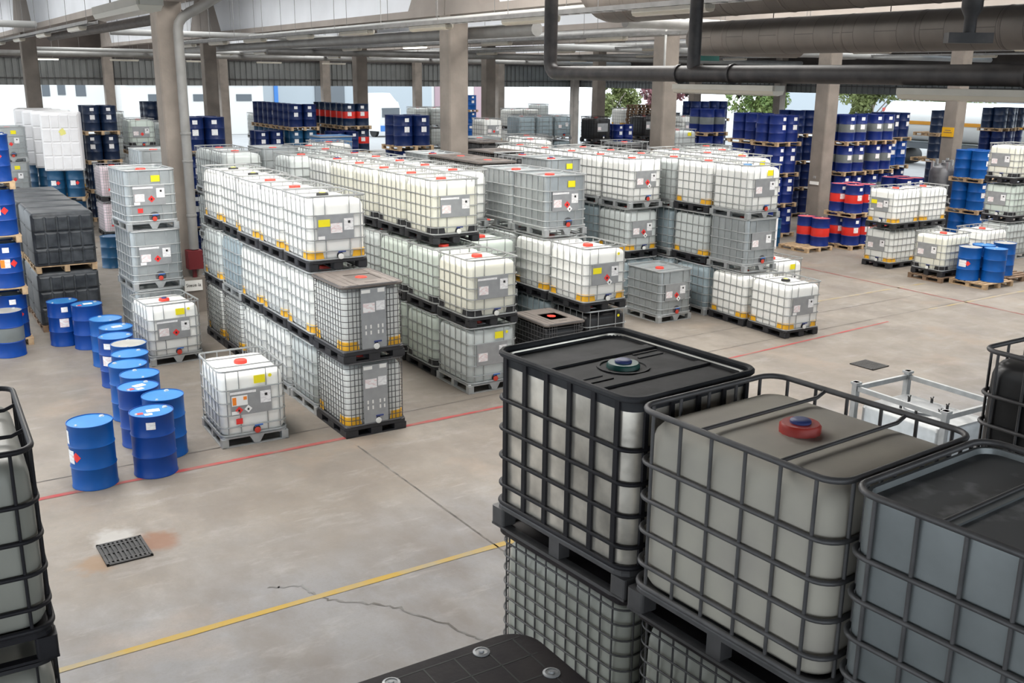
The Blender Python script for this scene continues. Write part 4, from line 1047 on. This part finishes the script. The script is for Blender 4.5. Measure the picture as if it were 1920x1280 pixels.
# ------------------------------------------------------------------ column fittings
t = empty('downpipe', (5.75, 22.50, 0)); tag(t, 'grey downpipe running down the front of the left concrete column', 'pipe')
b = MB(); pts = [(.08, 0, 1.44), (.08, 0, 6.15), (.10, -.02, 6.3), (.17, -.08, 6.42), (.29, -.2, 6.52), (.46, -.38, 6.62), (.62, -.58, 6.74), (.78, -.85, 6.86), (.95, -1.2, 6.92), (2.6, -6.3, 6.98)]
b.tube(pts, .105, 14); link('pipe', b.mesh('pipe', M['grey_pipe']), t)
for z in (2.2, 3.4, 4.0):
    b = MB(); b.lathe([(.108, -.025), (.118, -.02), (.118, .02), (.108, .025)], 14, (.08, 0, z)); link('clamp', b.mesh('clamp', M['grey_pipe']), t)
t = empty('hydrant_box', (5.80, 22.50, 0)); tag(t, 'dark red box at the foot of the downpipe column', 'box')
b = MB(); b.box(-.15, .17, -.16, .12, 1.0, 1.42); b.lathe([(.05, .7), (.05, 1.0)], 10, (0, -.03, 0)); link('box', b.mesh('box', M['hydrant_red'], False), t)
def text(body, size, loc, rot, m, parent=None, name='lettering'):
    cu = bpy.data.curves.new(name, 'FONT'); cu.body = body; cu.size = size; cu.extrude = .002; cu.align_x = 'CENTER'; cu.align_y = 'CENTER'
    o = bpy.data.objects.new(name, cu); COL.objects.link(o); dg = bpy.context.evaluated_depsgraph_get(); me = bpy.data.meshes.new_from_object(o.evaluated_get(dg)); bpy.data.objects.remove(o)
    me.materials.clear(); me.materials.append(m); q = link(name, me, parent, loc); q.rotation_euler = rot; return q
t = empty('column_sign', (5.72, 22.36, .63)); tag(t, 'white lettered sign low on the downpipe column', 'sign')
b = MB(); b.box(-.20, .20, -.012, .0, -.12, .12); link('board', b.mesh('board', M['sign_white'], False), t); text('Steue la', .105, (0, -.014, .01), (PI/2, 0, 0), M['ink'], t)
b = MB(); b.box(5.43, 6.03, 22.37, 22.62, 0, .80); struct('column_plinth', b, M['column_concrete'])
t = empty('column_sign', (26.78, 22.9, 1.9), -PI/2); tag(t, 'small white sign on the column beside the red-banded drums', 'sign')
b = MB(); b.box(-.15, .22, -.095, -.075, -.05, .06); link('board', b.mesh('board', M['sign_white'], False), t)
for k in range(2):
    q = MB(); q.box(-.02+.06*k, .02+.06*k, -.105, -.07, .16, .24); link('socket', q.mesh('socket', M['wall_paint'], False), t)
t = empty('column_sign', (33.82, 22.9, 3.45), -PI/2); tag(t, 'yellow sign on the column before the tanker', 'sign')
b = MB(); b.box(-.24, .24, -.03, .0, -.17, .17); link('board', b.mesh('board', M['sign_yellow'], False), t)
b = MB(); b.box(-.17, .17, -.034, -.03, -.03, .0); b.box(-.12, .12, -.034, -.03, .05, .075); link('lettering', b.mesh('lettering', M['dark_wood'], False), t)
t = empty('column_pipe', (34.42, 22.8, 0)); tag(t, 'thin grey pipe on the right side of the yellow-signed column', 'pipe')
b = MB(); b.tube([(0, 0, 0), (0, 0, 6.7)], .06, 8); link('pipe', b.mesh('pipe', M['grey_pipe']), t)

# ------------------------------------------------------------------ overhead: ducts, pipes, trays, lamps
def hangers(t, pts, z1, m='tray_metal'):
    for (x, y, z) in pts:
        b = MB(); b.tube([(x, y, z), (x, y, z1)], .007, 4); link('hanger', b.mesh('hanger', M[m], False), t)
def duct(x, z, r, ya, yb, label, side=False):
    t = empty('air_duct', (x, ya, z)); tag(t, label, 'duct')
    b = MB(); pts = [(0, yb-ya, 0)]
    e = 0
    for k in range(9):
        a = R_(90*k/8); q = r*1.3*(1-math.cos(a)); pts.append((q if side else 0, e+r*1.3*math.sin(a)*1.0, 0 if side else q))
    pts.append((r*1.3+2.2, e+r*1.3, 0) if side else (0, e+r*1.3, r*1.3+1.4))
    # run toward the viewer, bending upward at the far end
    b.tube(pts, r, 26); link('duct', b.mesh('duct', M['duct_seams']), t)
    for k in range(int((ya-yb)/1.2)):
        q = MB(); q.lathe([(r*1.0, -.02), (r*1.015, -.015), (r*1.015, .015), (r, .02)], 26, (0, -(k+.5)*1.2, 0), ax='y'); link('seam_band', q.mesh('seam_band', M['duct']), t)
    hangers(t, [((r if side else -r)*.98, -1.2-2.2*k, 0) for k in range(2)], 8.7-z, 'dark_pipe')
duct(12.1, 5.93, .27, 12.9, -2, 'lower insulated air duct under the roof at upper right', True)
duct(11.7, 6.69, .45, 14.9, -2, 'larger insulated air duct at upper right, above the lower one')
t = empty('gas_pipe', (8.0, 0, 5.33)); tag(t, 'thick black pipe crossing the upper right, bending up at its left end', 'pipe')
b = MB(); pts = [(0, -3, 0), (0, 11.44, 0)]
for k in range(1, 6):
    a = R_(90*k/5); pts.append((0, 11.44+.16*math.sin(a), .16*(1-math.cos(a))))
pts.append((0, 11.60, 3.3)); b.tube(pts, .092, 16); link('pipe', b.mesh('pipe', M['dark_pipe']), t)
b = MB(); b.tube([(0, 8.73, 0), (0, 8.73, 3.3)], .075, 12); link('branch_pipe', b.mesh('branch_pipe', M['dark_pipe']), t)
for y in (8.95, 8.1, 4.75):
    b = MB(); b.lathe([(.095, -.02), (.11, -.015), (.11, .015), (.095, .02)], 16, (0, y, 0), ax='y'); b.box(.11, .13, y-.02, y+.02, -.2, 0); b.tube([(.12, y-.04, -.2), (.12, y, -.15), (.12, y+.04, -.2), (.12, y, -.25)], .014, 5, True); link('clamp', b.mesh('clamp', M['dark_pipe']), t)
LN = 0
def lamp_mesh(L=1.55):
    s = MB(); s.box(-.09, .09, -L/2, L/2, 0, .055); s.box(-.07, .07, -L/2-.02, -L/2, .0, .05); s.box(-.07, .07, L/2, L/2+.02, 0, .05)
    d = MB(); d.loft([[(x, y, z) for x, z in ((-.085, 0), (-.07, -.035), (0, -.05), (.07, -.035), (.085, 0))] for y in (-L/2, L/2)], True, True)
    return s, d
s_, d_ = lamp_mesh(); LS = s_.mesh('housing', M['lamp_shell'], False); LDf = d_.mesh('diffuser', M['lamp_diffuser']); LLit = d_.mesh('diffuser', M['lamp_lit'])
def lamp(x, y, z, label, rz=0, lit=False, group='fluorescent lamps under the roof', top=None):
    t = empty('strip_lamp', (x, y, z), rz); tag(t, label, 'lamp', group); link('housing', LS, t); link('diffuser', LLit if lit else LDf, t)
    if top:
        for q in (-.5, .5):
            h = MB(); h.tube([(0, q, .055), (0, q, top-z)], .008, 4); link('hanger', h.mesh('hanger', M['tray_metal'], False), t)
    return t
lamp(8.0, 8.2, 5.16, 'strip lamp hung under the black pipe, left one', 0, group='lamps under the black pipe'); lamp(8.0, 5.15, 5.16, 'strip lamp hung under the black pipe, right one', 0, group='lamps under the black pipe')
lamp(1.7, 8.0, 5.72, 'large strip lamp nearest the upper left corner', .0, top=8.6)
lamp(-.3, 9.6, 5.85, 'strip lamp cut by the upper left corner of the view', .5, top=8.6)
# cable trays with lamps, running with the beams
def tray(x, z, y0, y1, label, n, step, off, rowdesc, lit=()):
    t = empty('cable_tray', (x, y0, z)); tag(t, label, 'cable tray', 'cable trays under the roof')
    b = MB(); L = y1-y0
    for sx in (-.11, .11): b.box(sx-.008, sx+.008, 0, L, 0, .07)
    for k in range(int(L/.3)): b.box(-.11, .11, k*.3, k*.3+.03, 0, .012)
    b.box(-.09, .06, 0, L, .012, .035)
    link('tray', b.mesh('tray', M['tray_metal'], False), t)
    hangers(t, [(0, k*2.6+.7, 0) for k in range(int(L/2.6))], 8.6-z)
    for i in range(n):
        lamp(x, y0+off+i*step, z-.06, f'strip lamp, {ORD[min(i,9)] if i else "nearest"} along the tray {rowdesc}', 0, i in lit)
tray(9.7, 6.25, 9.5, 40, 'cable tray running from upper centre toward the back left', 8, 3.6, 1.6, 'nearest the central column')
tray(4.4, 6.3, 24, 62, 'cable tray above the left side beside the downpipe column', 6, 5.2, 2, 'left of downpipe column', (4,))
tray(16.6, 6.3, 14, 60, 'cable tray behind the central column', 8, 5.5, 2, 'behind the central column', (3,))
tray(23.6, 6.3, 14, 62, 'cable tray over the right hand rows', 8, 5.8, 2, 'over the right rows')
tray(30.7, 6.3, 16, 62, 'cable tray over the royal blue drum wall', 7, 6.2, 2, 'over the royal blue drums')
tray(38.0, 6.3, 16, 62, 'cable tray near the right hand openings', 6, 6.8, 2, 'near the right openings')
for i in range(5): lamp(8.6+i*4.3, 62.0, 5.95, f'strip lamp in the far cross row, {ORD[i] if i else "first"} from left', PI/2, i == 0, top=8.6)
def run(name, pts, r, m, label, n=12, hz=None):
    t = empty(name, pts[0]); tag(t, label, 'pipe'); o0 = Vector(pts[0]); b = MB(); b.tube([tuple(Vector(p)-o0) for p in pts], r, n); link('pipe', b.mesh('pipe', M[m]), t)
    d = Vector(pts[-1])-o0; L = d.length; k = int(L/2.5)
    hangers(t, [tuple(d*((i+.5)/k)) for i in range(k)], 8.6-pts[0][2]); return t
run('ceiling_pipe', [(7.0, 35.4, 6.55), (15.6, 35.4, 6.55)], .10, 'white_pipe', 'white pipe crossing the roof bay right of the downpipe column')
run('ceiling_pipe', [(-2, 33.0, 6.6), (4.5, 33.0, 6.6)], .10, 'white_pipe', 'white pipe ending at the upper left of the view')
run('ceiling_pipe', [(6.6, 52.0, 6.3), (20, 52.0, 6.3)], .09, 'white_pipe', 'white pipe crossing far behind the left columns')
run('ceiling_pipe', [(13.4, 20.0, 6.35), (13.4, 62, 6.35)], .16, 'grey_pipe', 'thick grey pipe running back beside the central column')
run('ceiling_pipe', [(11.6, 15.0, 6.55), (11.6, 44, 6.55)], .05, 'white_pipe', 'thin white pipe left of the thick grey pipe')
run('ceiling_pipe', [(18.3, 15.0, 6.5), (18.3, 62, 6.5)], .14, 'grey_pipe', 'grey pipe running back over the right rows')
run('ceiling_pipe', [(14.0, 17.5, 6.45), (26, 17.5, 6.45)], .13, 'grey_pipe', 'grey pipe crossing behind the black vertical pipe')
run('ceiling_pipe', [(20.6, 30.0, 6.3), (47, 30.0, 6.3)], .12, 'white_pipe', 'white pipe crossing over the royal blue drum wall')
run('ceiling_pipe', [(14.5, 42.0, 6.2), (47, 42.0, 6.2)], .14, 'grey_pipe', 'grey pipe crossing far behind the central column')
run('ceiling_pipe', [(6, 58.0, 6.2), (47, 58.0, 6.2)], .14, 'grey_pipe', 'grey pipe crossing before the far openings')
run('ceiling_pipe', [(25.5, 16.0, 6.5), (25.5, 62, 6.5)], .12, 'grey_pipe', 'grey pipe running back right of the third column')
run('ceiling_pipe', [(6.3, 24.0, 6.55), (6.3, 43, 6.55)], .13, 'duct_seams', 'insulated pipe under the left concrete beam')
run('conduit', [(16.9, 19.5, 5.3), (16.9, 19.5, 8.5)], .03, 'white_pipe', 'thin vertical white conduit before the third column')
t = empty('ceiling_fixture', (7.02, 4.68, 0), -.6); tag(t, 'dark drop pipe with crossbar hanging at the upper right corner', 'fixture')
b = MB(); b.lathe([(.045, 5.6), (.045, 5.74), (.075, 5.80), (.075, 5.90), (.05, 5.91), (.05, 7.3)], 14); link('pipe', b.mesh('pipe', M['dark_pipe']), t)
b = MB(); b.lathe([(.08, 5.905), (.15, 5.93), (.15, 6.1), (.06, 6.12)], 16); link('collar', b.mesh('collar', M['lamp_shell']), t)
b = MB(); b.box(-.165, .165, -.05, .05, 5.555, 5.63); link('crossbar', b.mesh('crossbar', M['dark_pipe'], False), t)
t = empty('exit_sign', (26.0, 27.6, 5.9)); tag(t, 'small dark green hanging sign above the royal blue drums', 'sign')
b = MB(); b.box(-.5, .5, -.03, .03, 0, .42); link('board', b.mesh('board', M['green_cap'], False), t)
q = MB(); q.tube([(0, 0, .42), (0, 0, 2.7)], .01, 4); link('hanger', q.mesh('hanger', M['tray_metal'], False), t)

# ------------------------------------------------------------------ outside
b = MB(); b.box(-60, 140, 67.2, 200, -.25, -.02); b.box(48.9, 140, -40, 67.2, -.25, -.02); b.box(-60, 48.9, -60, -8, -.25, -.02); b.box(-60, -8, -8, 67.2, -.25, -.02); struct('ground', b, M['asphalt'])
def building(name, label, x0, x1, y0, y1, h, m, wins=(), bands=()):
    t = empty(name, ((x0+x1)/2, y0, 0)); tag(t, label, 'building'); ox = (x0+x1)/2
    b = MB(); b.box(x0-ox, x1-ox, 0, y1-y0, 0, h); link('wall', b.mesh('wall', M[m], False), t)
    for a, c, z0, z1 in wins:
        q = MB(); q.box(a-ox, c-ox, -.05, .02, z0, z1); link('window', q.mesh('window', M['ext_window'], False), t)
    for a, c, z0, z1, mm in bands:
        q = MB(); q.box(a-ox, c-ox, -.12, .02, z0, z1); link('panel', q.mesh('panel', M[mm], False), t)
    return t
building('office_building', 'white building with small windows behind the left openings', 6, 17.5, 92, 104, 12, 'ext_white', [(12.4, 13.0, 3.3, 4.6), (13.6, 14.2, 3.4, 4.8), (15.0, 15.8, 3.3, 4.7), (8, 8.8, 3.3, 4.6)])
building('loading_hall', 'white loading hall with dark window strips behind the left columns', 18.2, 30.5, 90, 104, 12, 'ext_white', [(20.4, 21.9, 2.9, 3.5), (24.2, 25.8, 2.9, 3.5), (28.0, 29.4, 2.9, 3.5)], [(18.6, 30, 4.3, 4.6, 'ext_blue_white')])
building('warehouse', 'pale blue warehouse with blue downpipes behind the navy drum wall', 31.2, 52, 98, 112, 14, 'ext_blue_white', [], [(34.3, 34.7, 0, 14, 'ext_blue'), (43.2, 44.0, 0, 14, 'ext_navy'), (38.6, 41.8, 0, 4.4, 'ext_window')])
building('striped_hall', 'pink striped hall behind the white lorry', 52.5, 66, 100, 112, 14, 'ext_white', [], [(53.4, 54.4, 0, 14, 'ext_pink'), (55.6, 56.9, 4.4, 14, 'ext_navy'), (58.5, 60.2, 0, 14, 'ext_pink')])
building('blue_hall', 'light blue hall between the trees on the right', 112, 120, 60, 108, 16, 'ext_blue_white')
t = empty('lorry', (38.6, 82, 0), .25); tag(t, 'white lorry cab with roof deflector outside the far opening', 'lorry')
b = MB(); b.loft([[(x*1.2, y, z) for x, y in rr(1, 1.1, .15, 3)] for z in (.5, 1.5, 2.3)]+[[(x*1.1, y*.9+.1, 3.0) for x, y in rr(1, 1.1, .15, 3)]]); link('cab', b.mesh('cab', M['tanker_white']), t)
b = MB(); b.loft([[(x*1.1, y*.9+.15, 3.0) for x, y in rr(1, 1, .2, 3)], [(x*.9, y*.5+.5, 3.75) for x, y in rr(1, 1, .2, 3)]]); link('deflector', b.mesh('deflector', M['tanker_white']), t)
b = MB(); b.box(-1.0, 1.0, -1.13, -1.08, 1.7, 2.5); link('windscreen', b.mesh('windscreen', M['ext_window'], False), t)
b = MB(); b.box(-1.2, 1.2, -1.16, -1.1, .5, 1.0); link('bumper', b.mesh('bumper', M['ext_blue'], False), t)
for sx in (-1, 1):
    b = MB(); b.lathe([(.2, -.15), (.48, -.14), (.48, .14), (.2, .15)], 18, (sx*1.0, 0, .46), ax='x'); link('wheel', b.mesh('wheel', M['tyre']), t)
t = empty('tank_trailer', (57.5, 38.5, 0)); tag(t, 'white road tanker with orange stripe outside the right opening', 'tanker')
def cyl_y(r, y0, y1, zc, n=28):
    b = MB(); L = []
    for rr_, y in ((.3*r, y0-.35), (.8*r, y0-.2), (r, y0), (r, y1), (.8*r, y1+.2), (.3*r, y1+.35)):
        L.append([(rr_*math.cos(2*PI*k/n), y, zc+rr_*math.sin(2*PI*k/n)) for k in range(n)])
    b.loft(L); return b
link('tank', cyl_y(1.25, -8, 4.5, 2.75).mesh('tank', M['tanker_white']), t)
b = MB(); L1 = []; L2 = []
for y in (-8, 4.5):
    pass
for a in (168, 172, 176, 180): L1.append((1.262*math.cos(R_(a)), -8, 2.75-.15+1.262*math.sin(R_(a)))); L2.append((1.262*math.cos(R_(a)), 4.4, 2.75-.15+1.262*math.sin(R_(a))))
b.loft([L1, L2], False, False, closed=False); link('stripe', b.mesh('stripe', M['tanker_orange']), t)
b = MB(); b.box(-.9, .9, -8, 4.6, 1.1, 1.45); link('chassis', b.mesh('chassis', M['ext_window'], False), t)
for y in (-6.5, -5.2, 3.4):
    b = MB(); b.lathe([(.25, -1.15), (.5, -1.13), (.5, 1.13), (.25, 1.15)], 18, (0, y, .5), ax='x'); link('wheels', b.mesh('wheels', M['tyre']), t)
for z in (2.1, 2.7, 3.3):
    q = MB(); q.box(-1.0+.05*z, -.7+.05*z, 4.87, 4.9, z, z+.25); link('plate', q.mesh('plate', M['ext_red'], False), t)
def tree(x, y, h, r, m, label, seed, n=5200):
    R = random.Random(seed); t = empty('tree', (x, y, 0)); tag(t, label, 'tree', 'trees outside the right opening')
    b = MB(); b.tube([(0, 0, 0), (.1, .05, h*.35), (-.05, .1, h*.7)], .14, 8)
    for k in range(6):
        a = R.uniform(0, 6.28); b.tube([(.05, .05, h*(.25+.06*k)), (r*.6*math.cos(a), r*.6*math.sin(a), h*(.5+.06*k))], .05, 5)
    link('trunk', b.mesh('trunk', M['bark']), t)
    b = MB(); cl = [(R.gauss(0, r*.45), R.gauss(0, r*.45), h*R.uniform(.35, .95), r*R.uniform(.3, .5)) for _ in range(16)]
    for _ in range(n):
        c = R.choice(cl); d = Vector((R.gauss(0, 1), R.gauss(0, 1), R.gauss(0, 1))).normalized()*c[3]*R.uniform(.6, 1.05); p = Vector(c[:3])+d; s = R.uniform(.13, .26)
        u = Vector((R.uniform(-1, 1), R.uniform(-1, 1), R.uniform(-1, 1))).normalized()*s; v = u.cross(Vector((R.uniform(-1, 1), R.uniform(-1, 1), R.uniform(-1, 1))).normalized())
        b.add([p-u, p+v*.6, p+u, p-v*.6], [(0, 1, 2, 3)])
    link('foliage', b.mesh('foliage', M[m], False), t)
tree(66, 63.0, 7.5, 2.8, 'leaf_green', 'green tree left of the column with red-banded drums', 1)
tree(70, 54.6, 7.2, 2.8, 'leaf_pale', 'pale green tree right of the column with red-banded drums', 2)
tree(67, 46.5, 6.8, 2.6, 'leaf_green', 'green tree with pale trunk beside the tanker', 3)
tree(62, 72.0, 6.4, 2.2, 'leaf_red', 'reddish tree behind the dark drum wall', 4)
tree(63, 80.0, 6.2, 2.2, 'leaf_pale', 'pale tree left of the reddish tree', 5)
